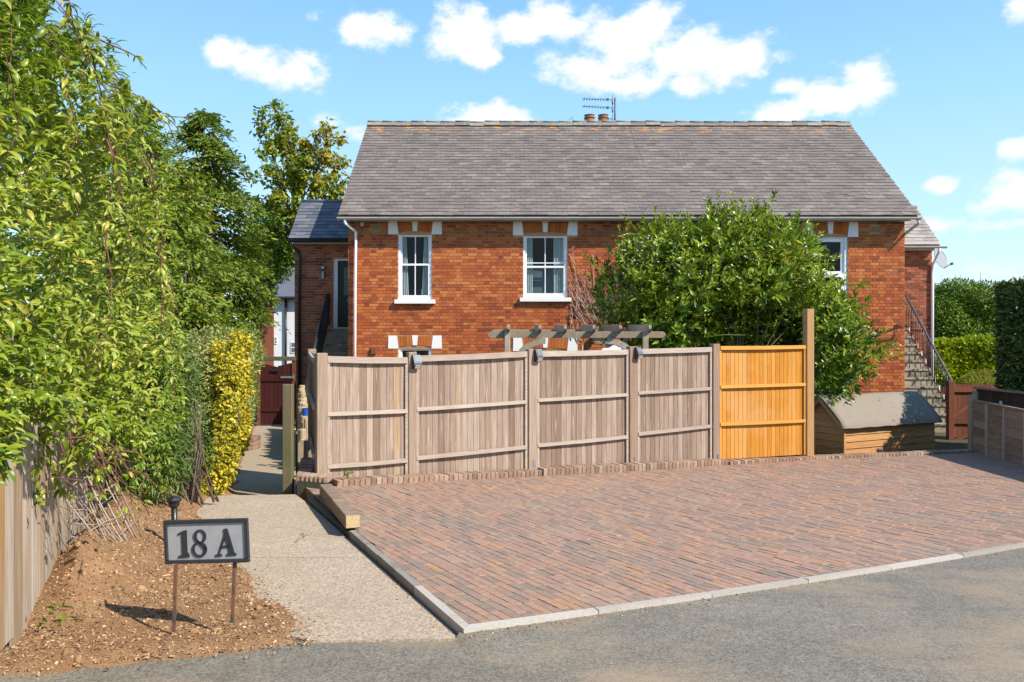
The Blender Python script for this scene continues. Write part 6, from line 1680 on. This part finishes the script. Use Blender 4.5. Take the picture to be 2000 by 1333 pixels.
def maple():
    Y = 27.0; b = P(585, 820, Y); b.z = GZ; r = thing('turning_tree', 'loose tree with leaves turning yellow, behind the left end of the house', 'tree', b)
    m = MB(); fork = P(585, 470, Y); m.tube([b, b.lerp(fork, .5) + Vector((.05, 0, 0)), fork], [.22, .16, .12], 8); m.build('trunk', M['bark'], r)
    limbs = [(545, 225, 0), (560, 260, .6), (510, 250, -.4), (525, 330, -.3), (600, 290, .4), (640, 275, 0), (655, 330, .5), (575, 340, -.8), (620, 360, -.5), (665, 375, .2), (505, 400, .4), (545, 420, -.8), (600, 430, -.8), (640, 430, .4), (520, 480, 0)]
    blobs_ = []
    for (x, y, dy) in limbs:
        t = P(x, y, Y + dy); mid = fork.lerp(t, .5) + Vector((0, 0, .35)); m = MB(); m.tube([fork - Vector((0, 0, .4)), mid, t], [.07, .045, .012], 5)
        for k in range(5):
            q = mid.lerp(t, random.uniform(.1, 1)); e = q + Vector((random.gauss(0, .35), random.gauss(0, .3), random.uniform(.15, .7))); m.tube([q, q.lerp(e, .5) + Vector((0, 0, .06)), e], [.018, .012, .004], 4); blobs_.append((tuple(e), (.26, .26, .22)))
        m.build('branch', M['bark'], r); blobs_.append((tuple(t), (.32, .32, .42))); blobs_.append((tuple(mid.lerp(t, .55)), (.42, .4, .35)))
    o = np.array(b); p, nn = blob_points(blobs_, 5800, .9, .25, 4, 5, 0.0); d, u = orient(nn, .4, .8, .45)
    x = CX + p[:, 0] * F / p[:, 1]; y = HY + (EYE - p[:, 2]) * F / p[:, 1]
    t = np.clip(.16 + .34 * np.clip((x - 560) / 60, 0, 1) * np.clip((440 - y) / 120, 0, 1) + bump3(p, 1.4, 6) * .3 + rng.normal(size=len(p)) * .20, 0, .97)
    put('crown', leaf_mesh('crown', p - o, d, u, rng.uniform(.10, .19, len(p)), LEAF_ROUND, M['maple'], t), r)['kind'] = 'stuff'
    # darker growth below it
    r = thing('back_tree', 'dark leafy tree low behind the white house and left extension', 'tree', P(470, 560, 30).xy.to_3d() + Vector((0, 0, GZ)))
    foliage(r, [bl(535, 470, 30, 60, 80, 1.2), bl(570, 530, 38, 60, 60, 1.2), bl(500, 520, 29, 50, 70, 1.2), bl(600, 460, 31, 60, 55, 1)], 7000, .20, LEAF_FLAT, M['beech'], seed=8, name='crown', shell=.4)
    m = MB(); c = r.location; m.tube([Vector(c), Vector(c) + Vector((.1, 0, 3.5))], [.2, .1], 8); m.build('trunk', M['bark'], r)
maple()

# ------------------------------------------------------------------ laurel in front of the house
def laurel():
    Y = 16.6; root = thing('laurel_bush', 'big glossy green laurel bush in front of the house wall, above the orange panel', 'bush', (P(1430, 800, Y).x, Y, GZ)); o = np.array(root.location)
    blobs = [bl(1400, 520, 16.6, 120, 85, 1.1), bl(1300, 540, 16.5, 95, 90, 1.0), bl(1235, 580, 16.4, 62, 75, .8), bl(1500, 520, 16.5, 95, 85, 1.0), bl(1540, 505, 16.4, 46, 56, .7), bl(1290, 640, 16.2, 85, 85, 1.0), bl(1340, 610, 15.9, 55, 80, .7),
             bl(1628, 622, 16.3, 50, 48, .7), bl(1645, 690, 16.2, 52, 75, .8), bl(1600, 620, 15.8, 50, 80, .6), bl(1610, 730, 15.9, 45, 50, .5), bl(1440, 470, 16.8, 90, 50, .8), bl(1285, 485, 16.7, 52, 45, .6), bl(1470, 560, 15.8, 60, 40, .5), bl(1220, 640, 16.5, 40, 60, .6)]
    p, nn = blob_points(blobs, 5200, .45, .22, 3.2, 6); d, u = orient(nn, .75, .6, -.05)
    sz = rng.uniform(.12, .21, len(p))
    # leafy shoots pushing out and up all over the crown, some much longer than the rest
    bp, bn = blob_points(blobs, 520, .30, .22, 3.2, 6); sp, sd, su, ss = [], [], [], []
    for c, n_ in zip(bp, bn):
        L_ = random.choice((.25, .3, .35, .4, .5, .62)) * random.uniform(.8, 1.2); ax = np.array(n_) * .75 + np.array([0, -.05, .62]) + rng.normal(size=3) * .35; ax /= np.linalg.norm(ax); k = int(L_ * 44)
        f = rng.random(k); bend = np.array([0, 0, -.12 * L_]) if n_[2] < .4 else np.array([0, 0, .03])
        q = c + np.outer(f * L_, ax) + np.outer(f * f, bend); dd = rng.normal(size=(k, 3)); dd -= np.outer(dd @ ax, ax); dd = unit(dd) * .85 + ax * .75
        sp.append(q); sd.append(dd); su.append(ax * .9 + np.array([0, 0, .35]) + rng.normal(size=(k, 3)) * .3); ss.append(rng.uniform(.12, .215, k) * (1 - .45 * f))
    p = np.concatenate([p] + sp); d = np.concatenate([d] + sd); u = np.concatenate([u] + su); sz = np.concatenate([sz] + ss)
    # inner foliage of the hollow, set further back
    q, qn = fill_points([bl(1420, 590, 17.6, 205, 150, .5), bl(1460, 660, 17.5, 190, 110, .5), bl(1620, 660, 16.8, 50, 110, .4), bl(1300, 580, 17.0, 90, 110, .5), bl(1400, 520, 17.2, 150, 80, .4)], 15000, 1.0); d2, u2 = orient(qn, .2, 1, 0)
    P_, D_, U_, S_ = [p, q], [d, d2], [u, u2], [sz, rng.uniform(.15, .24, len(q))]
    # upright shoots
    shoots = [(1400, 440, 1402, 378, 16.5), (1408, 450, 1412, 402, 16.3), (1280, 470, 1282, 405, 16.7), (1560, 450, 1558, 415, 16.4), (1480, 450, 1478, 422, 16.5), (1510, 460, 1514, 428, 16.4), (1340, 460, 1348, 420, 16.6), (1440, 450, 1450, 420, 16.6), (1620, 560, 1700, 555, 16.0), (1310, 470, 1306, 432, 16.6), (1235, 520, 1225, 470, 16.7), (1370, 660, 1455, 655, 15.3), (1180, 540, 1190, 505, 16.6)]
    for (x0, y0, x1, y1, yy) in shoots:
        a, b = P(x0, y0, yy), P(x1, y1, yy - .1); m = MB(); mid = a.lerp(b, .5) + Vector((random.gauss(0, .04), 0, .03)); m.tube([a, mid, b], [.012, .009, .004], 5); m.build('shoot', M['hedge'], root)
        n = 26; f = rng.random(n); c = np.array(a) + np.outer(f, np.array(b - a)); ax = np.array((b - a).normalized())
        dd = rng.normal(size=(n, 3)) * .7; dd = dd - np.outer(dd @ ax, ax) + ax * .75; P_.append(c); D_.append(dd); U_.append(ax + rng.normal(size=(n, 3)) * .3); S_.append(rng.uniform(.07, .135, n))
    p, d, u, s = map(np.concatenate, (P_, D_, U_, S_))
    t = np.clip(.42 + bump3(p, 1.6, 3) * .5 + rng.normal(size=len(p)) * .2, 0, .97)
    t = np.clip(t + .36 * np.clip((p[:, 2] - 2.0) / 1.7, -.8, 1), 0, .97)          # top brightened, foot darkened in the leaf colour, with pale young growth
    x, y = CX + p[:, 0] * F / p[:, 1], HY + (EYE - p[:, 2]) * F / p[:, 1]
    keep = ~((x > 1345) & (x < 1570) & (y > 585 + (np.abs(x - 1460) / 110) ** 2 * 40) & (p[:, 1] < 16.75) & (rng.random(len(p)) < .88))     # the open hollow low in the middle
    p, d, u, s, t = p[keep], d[keep], u[keep], s[keep], t[keep]
    dist = p[:, 1] + np.where(p[:, 2] < hz_at(690, 15), 50, 0); oo = np.argsort(dist); a, b = oo[:300], oo[300:]
    leaf_objects(root, p[a], d[a], u[a], s[a], LEAF_FLAT, M['laurel'])
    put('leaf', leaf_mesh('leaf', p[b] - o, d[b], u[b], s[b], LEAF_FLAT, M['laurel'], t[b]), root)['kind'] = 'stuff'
    base = Vector((P(1450, 800, 16.9).x, 16.9, GZ))
    for (x, y, yy) in ((1420, 600, 16.4), (1460, 590, 16.2), (1390, 560, 16.6), (1510, 600, 16.4), (1540, 640, 16.2), (1600, 640, 16.3), (1330, 600, 16.4), (1290, 620, 16.5), (1480, 540, 16.6), (1560, 560, 16.4), (1620, 700, 16.2), (1440, 640, 16.0)):
        branches(root, base + Vector((random.gauss(0, .25), random.gauss(0, .15), 0)), [tuple(P(x, y, yy))], .035, 'branch', M['bark'], .10)
    # blossoming bramble at its left shoulder
    r = thing('bramble', 'pale flowering bramble growing over the left shoulder of the laurel', 'bramble', P(1215, 640, 16.2))
    foliage(r, [bl(1225, 545, 16.1, 34, 50, .35), bl(1195, 590, 16.1, 30, 40, .3), bl(1255, 495, 16.2, 35, 34, .3)], 1100, .075, LEAF_ROUND, M['varieg'], .6, .8, .2, .5, seed=4, inner=.1)
    m = MB()
    for i in range(26): 
        c = P(random.uniform(1215, 1270), random.uniform(452, 560), 15.75); m.lathe(c, [(.004, -.01), (.022, 0), (.014, .012)], 5)
    tag(m.build('blossom', M['cloth'], r), kind='stuff')
laurel()
def creeper():
    t = thing('dead_creeper', 'dry leafless creeper stems on the brick wall, left of the laurel', 'creeper', Vector((hx(1150), HYF - .03, hz(660))))
    def q(x, y): return Vector((hx(x), HYF - random.uniform(.02, .06), hz(y)))
    for i in range(44):
        x0 = random.uniform(1112, 1200); y0 = random.uniform(600, 668); L_ = random.uniform(40, 135); lean = random.uniform(-.75, -.05) if x0 > 1130 else random.uniform(-.3, .3)
        pts = [q(x0 + lean * L_ * k / 5 + random.gauss(0, 3), max(492, y0 - L_ * k / 5)) for k in range(6)]
        pts = [p for p in pts if p.x > hx(1109)]
        if len(pts) < 3: continue
        m = MB(); m.tube(pts, [.013 - .0018 * k for k in range(len(pts))], 4, random.random())
        for k in range(5):
            a = random.choice(pts[1:]); b = a + Vector((random.gauss(0, .10), -random.uniform(0, .05), random.uniform(.0, .22)))
            if b.x > hx(1109): m.tube([a, b], [.006, .003], 3, random.random())
        m.build('stem', M['deadstem'], t)
creeper()

# ------------------------------------------------------------------ right side greenery
def face_leaves(faces, n):
    "points on big flat faces: (origin, u, v, normal)"
    ar = np.array([np.linalg.norm(np.cross(u, v)) for (o, u, v, nn) in faces]); k = rng.choice(len(faces), n, p=ar / ar.sum())
    O_, U_, V_, N_ = (np.array([f[i] for f in faces], float) for i in range(4)); a, b = rng.random((n, 1)), rng.random((n, 1))
    p = O_[k] + U_[k] * a + V_[k] * b; nn = N_[k]; return p, nn
def right_side():
    # tall clipped hedge along the boundary, mostly out of frame
    X0, X1, Y0, Y1, zt = 10.36, 11.7, 8.0, 17.0, 2.74
    r = thing('tall_clipped_hedge', 'tall dark clipped conifer hedge at the right edge, taller than everything beside it', 'hedge', (X0 + .6, 16, GZ))
    H_ = zt - GZ
    faces = [((X0, Y0, GZ), (0, Y1-Y0, 0), (0, 0, H_), (-1, 0, 0)), ((X0, Y1, GZ), (X1-X0, 0, 0), (0, 0, H_), (0, 1, 0)), ((X0, Y0, zt), (X1-X0, 0, 0), (0, Y1-Y0, 0), (0, 0, 1)), ((X1, Y0, GZ), (0, Y1-Y0, 0), (0, 0, H_), (1, 0, 0)), ((X0, Y0, GZ), (X1-X0, 0, 0), (0, 0, H_), (0, -1, 0))]
    p, nn = face_leaves(faces, 70000); p = p - nn * (rng.random((len(p), 1)) ** 1.5 * .22) + (bump3(p, 1.6, 2) * .05)[:, None] * nn + (bump3(p, 7, 3) * .03)[:, None] * nn
    d, u = orient(nn, .8, .6, -.2)
    put('foliage', leaf_mesh('foliage', p - np.array(r.location), d, u, rng.uniform(.08, .15, len(p)), SPRAY, M['yew'], tint_for(p, 2, 4)), r)['kind'] = 'stuff'
    m = MB(); m.bbox(X0 + .3, X1 - .3, Y0 + .3, Y1 - .3, GZ, zt - .3); m.build('core', M['yew'], r)  # hidden solid block added to stop light passing through the leaves
    # lime hedge and the trees behind it
    Y = 25.0; r = thing('lime_hedge', 'bright lime green hedge to the right of the stair railing', 'hedge', P(1880, 750, Y).xy.to_3d() + Vector((0, 0, GZ)))
    zt = hz_at(668, Y); x0, x1 = hx_at(1800, Y), hx_at(1990, Y)
    faces = [((x0, Y, GZ), (x1-x0, 0, 0), (0, 0, zt-GZ), (0, -1, 0)), ((x0, Y, zt), (x1-x0, 0, 0), (0, 1.3, 0), (0, 0, 1))]
    p, nn = face_leaves(faces, 9000); p = p + (bump3(p, 2.2, 2) * .22)[:, None] * nn + (bump3(p, 5, 3) * .14 - rng.random(len(p)) * .2)[:, None] * nn
    d, u = orient(nn, .6, .7, -.2)
    put('foliage', leaf_mesh('foliage', p - np.array(r.location), d, u, rng.uniform(.10, .18, len(p)), LEAF_ROUND, M['lime'], tint_for(p, 2, 4)), r)['kind'] = 'stuff'
    m = MB(); m.bbox(x0 + .3, x1 - .3, Y + .35, Y + 1.0, GZ, zt - .4); m.build('core', M['hedge'], r)  # unseen filler added so no light shows through this hedge
    Y = 30.0; c = P(1885, 800, Y); c.z = GZ; r = thing('round_tree', 'round bright green tree standing behind the lime hedge', 'tree', c)
    foliage(r, [bl(1875, 615, 30, 75, 72, 1.2), bl(1925, 605, 29.5, 55, 58, 1), bl(1845, 640, 29.5, 45, 60, .9), bl(1890, 660, 29.2, 70, 40, .8), bl(1855, 590, 30, 35, 35, .6)], 14000, .13, LEAF_FLAT, M['beech'], .6, .7, .1, .35, .2, 2.2, 7, 'crown')
    m = MB(); m.tube([c, c + Vector((0, 0, 2.5))], [.2, .12], 8); m.build('trunk', M['bark'], r)
    branches(r, c + Vector((0, 0, 2.0)), [tuple(P(1850, 600, 30)), tuple(P(1880, 560, 30)), tuple(P(1920, 600, 30)), tuple(P(1900, 640, 29.6))], .07)
    for i in range(9):
        x = random.uniform(1830, 1930); a, b = P(x, 575, 30), P(x + random.gauss(0, 4), random.uniform(532, 552), 30); m = MB(); m.tube([a, b], [.02, .006], 4); m.build('twig', M['hedge'], r)
    # distant belt of trees closing the horizon
    def belt(lab, xs, Y, h, seed):
        c = P(sum(xs) / 2, 655, Y); r = tag(thing('distant_trees', lab, 'trees', (c.x, Y, GZ)))
        bs = []; n = 14
        for i in range(n):
            x = xs[0] + (xs[1] - xs[0]) * (i + .5) / n; q = P(x, 655, Y + random.uniform(-3, 3)); hh = h * random.uniform(.6, 1.15); bs.append(((q.x, q.y, GZ + hh * .5), (Y / F * (xs[1] - xs[0]) / n * 1.0, 3, hh * .55)))
        o, _ = foliage(r, bs, 6000, .45, LEAF_FLAT, M['hedge'], seed=seed, name='tree_mass', shell=.4); return r
    belt('far belt of green trees on the skyline at the right edge', (1800, 2200), 60, 4.6, 3)
    belt('far belt of green trees seen beyond the white house', (200, 700), 62, 5.2, 4)
    Y = 21.5; c = P(1915, 738, Y); r = thing('dome_shrub', 'low clipped mossy green dome shrub in front of the trampoline', 'shrub', (c.x, Y, GZ))
    foliage(r, [((c.x + .1, Y, -.1), (.82, .7, hz_at(722, Y) + .1))], 7000, .05, SPRAY, M['dome'], .8, .5, 0, .15, .03, 2, 3)
right_side()
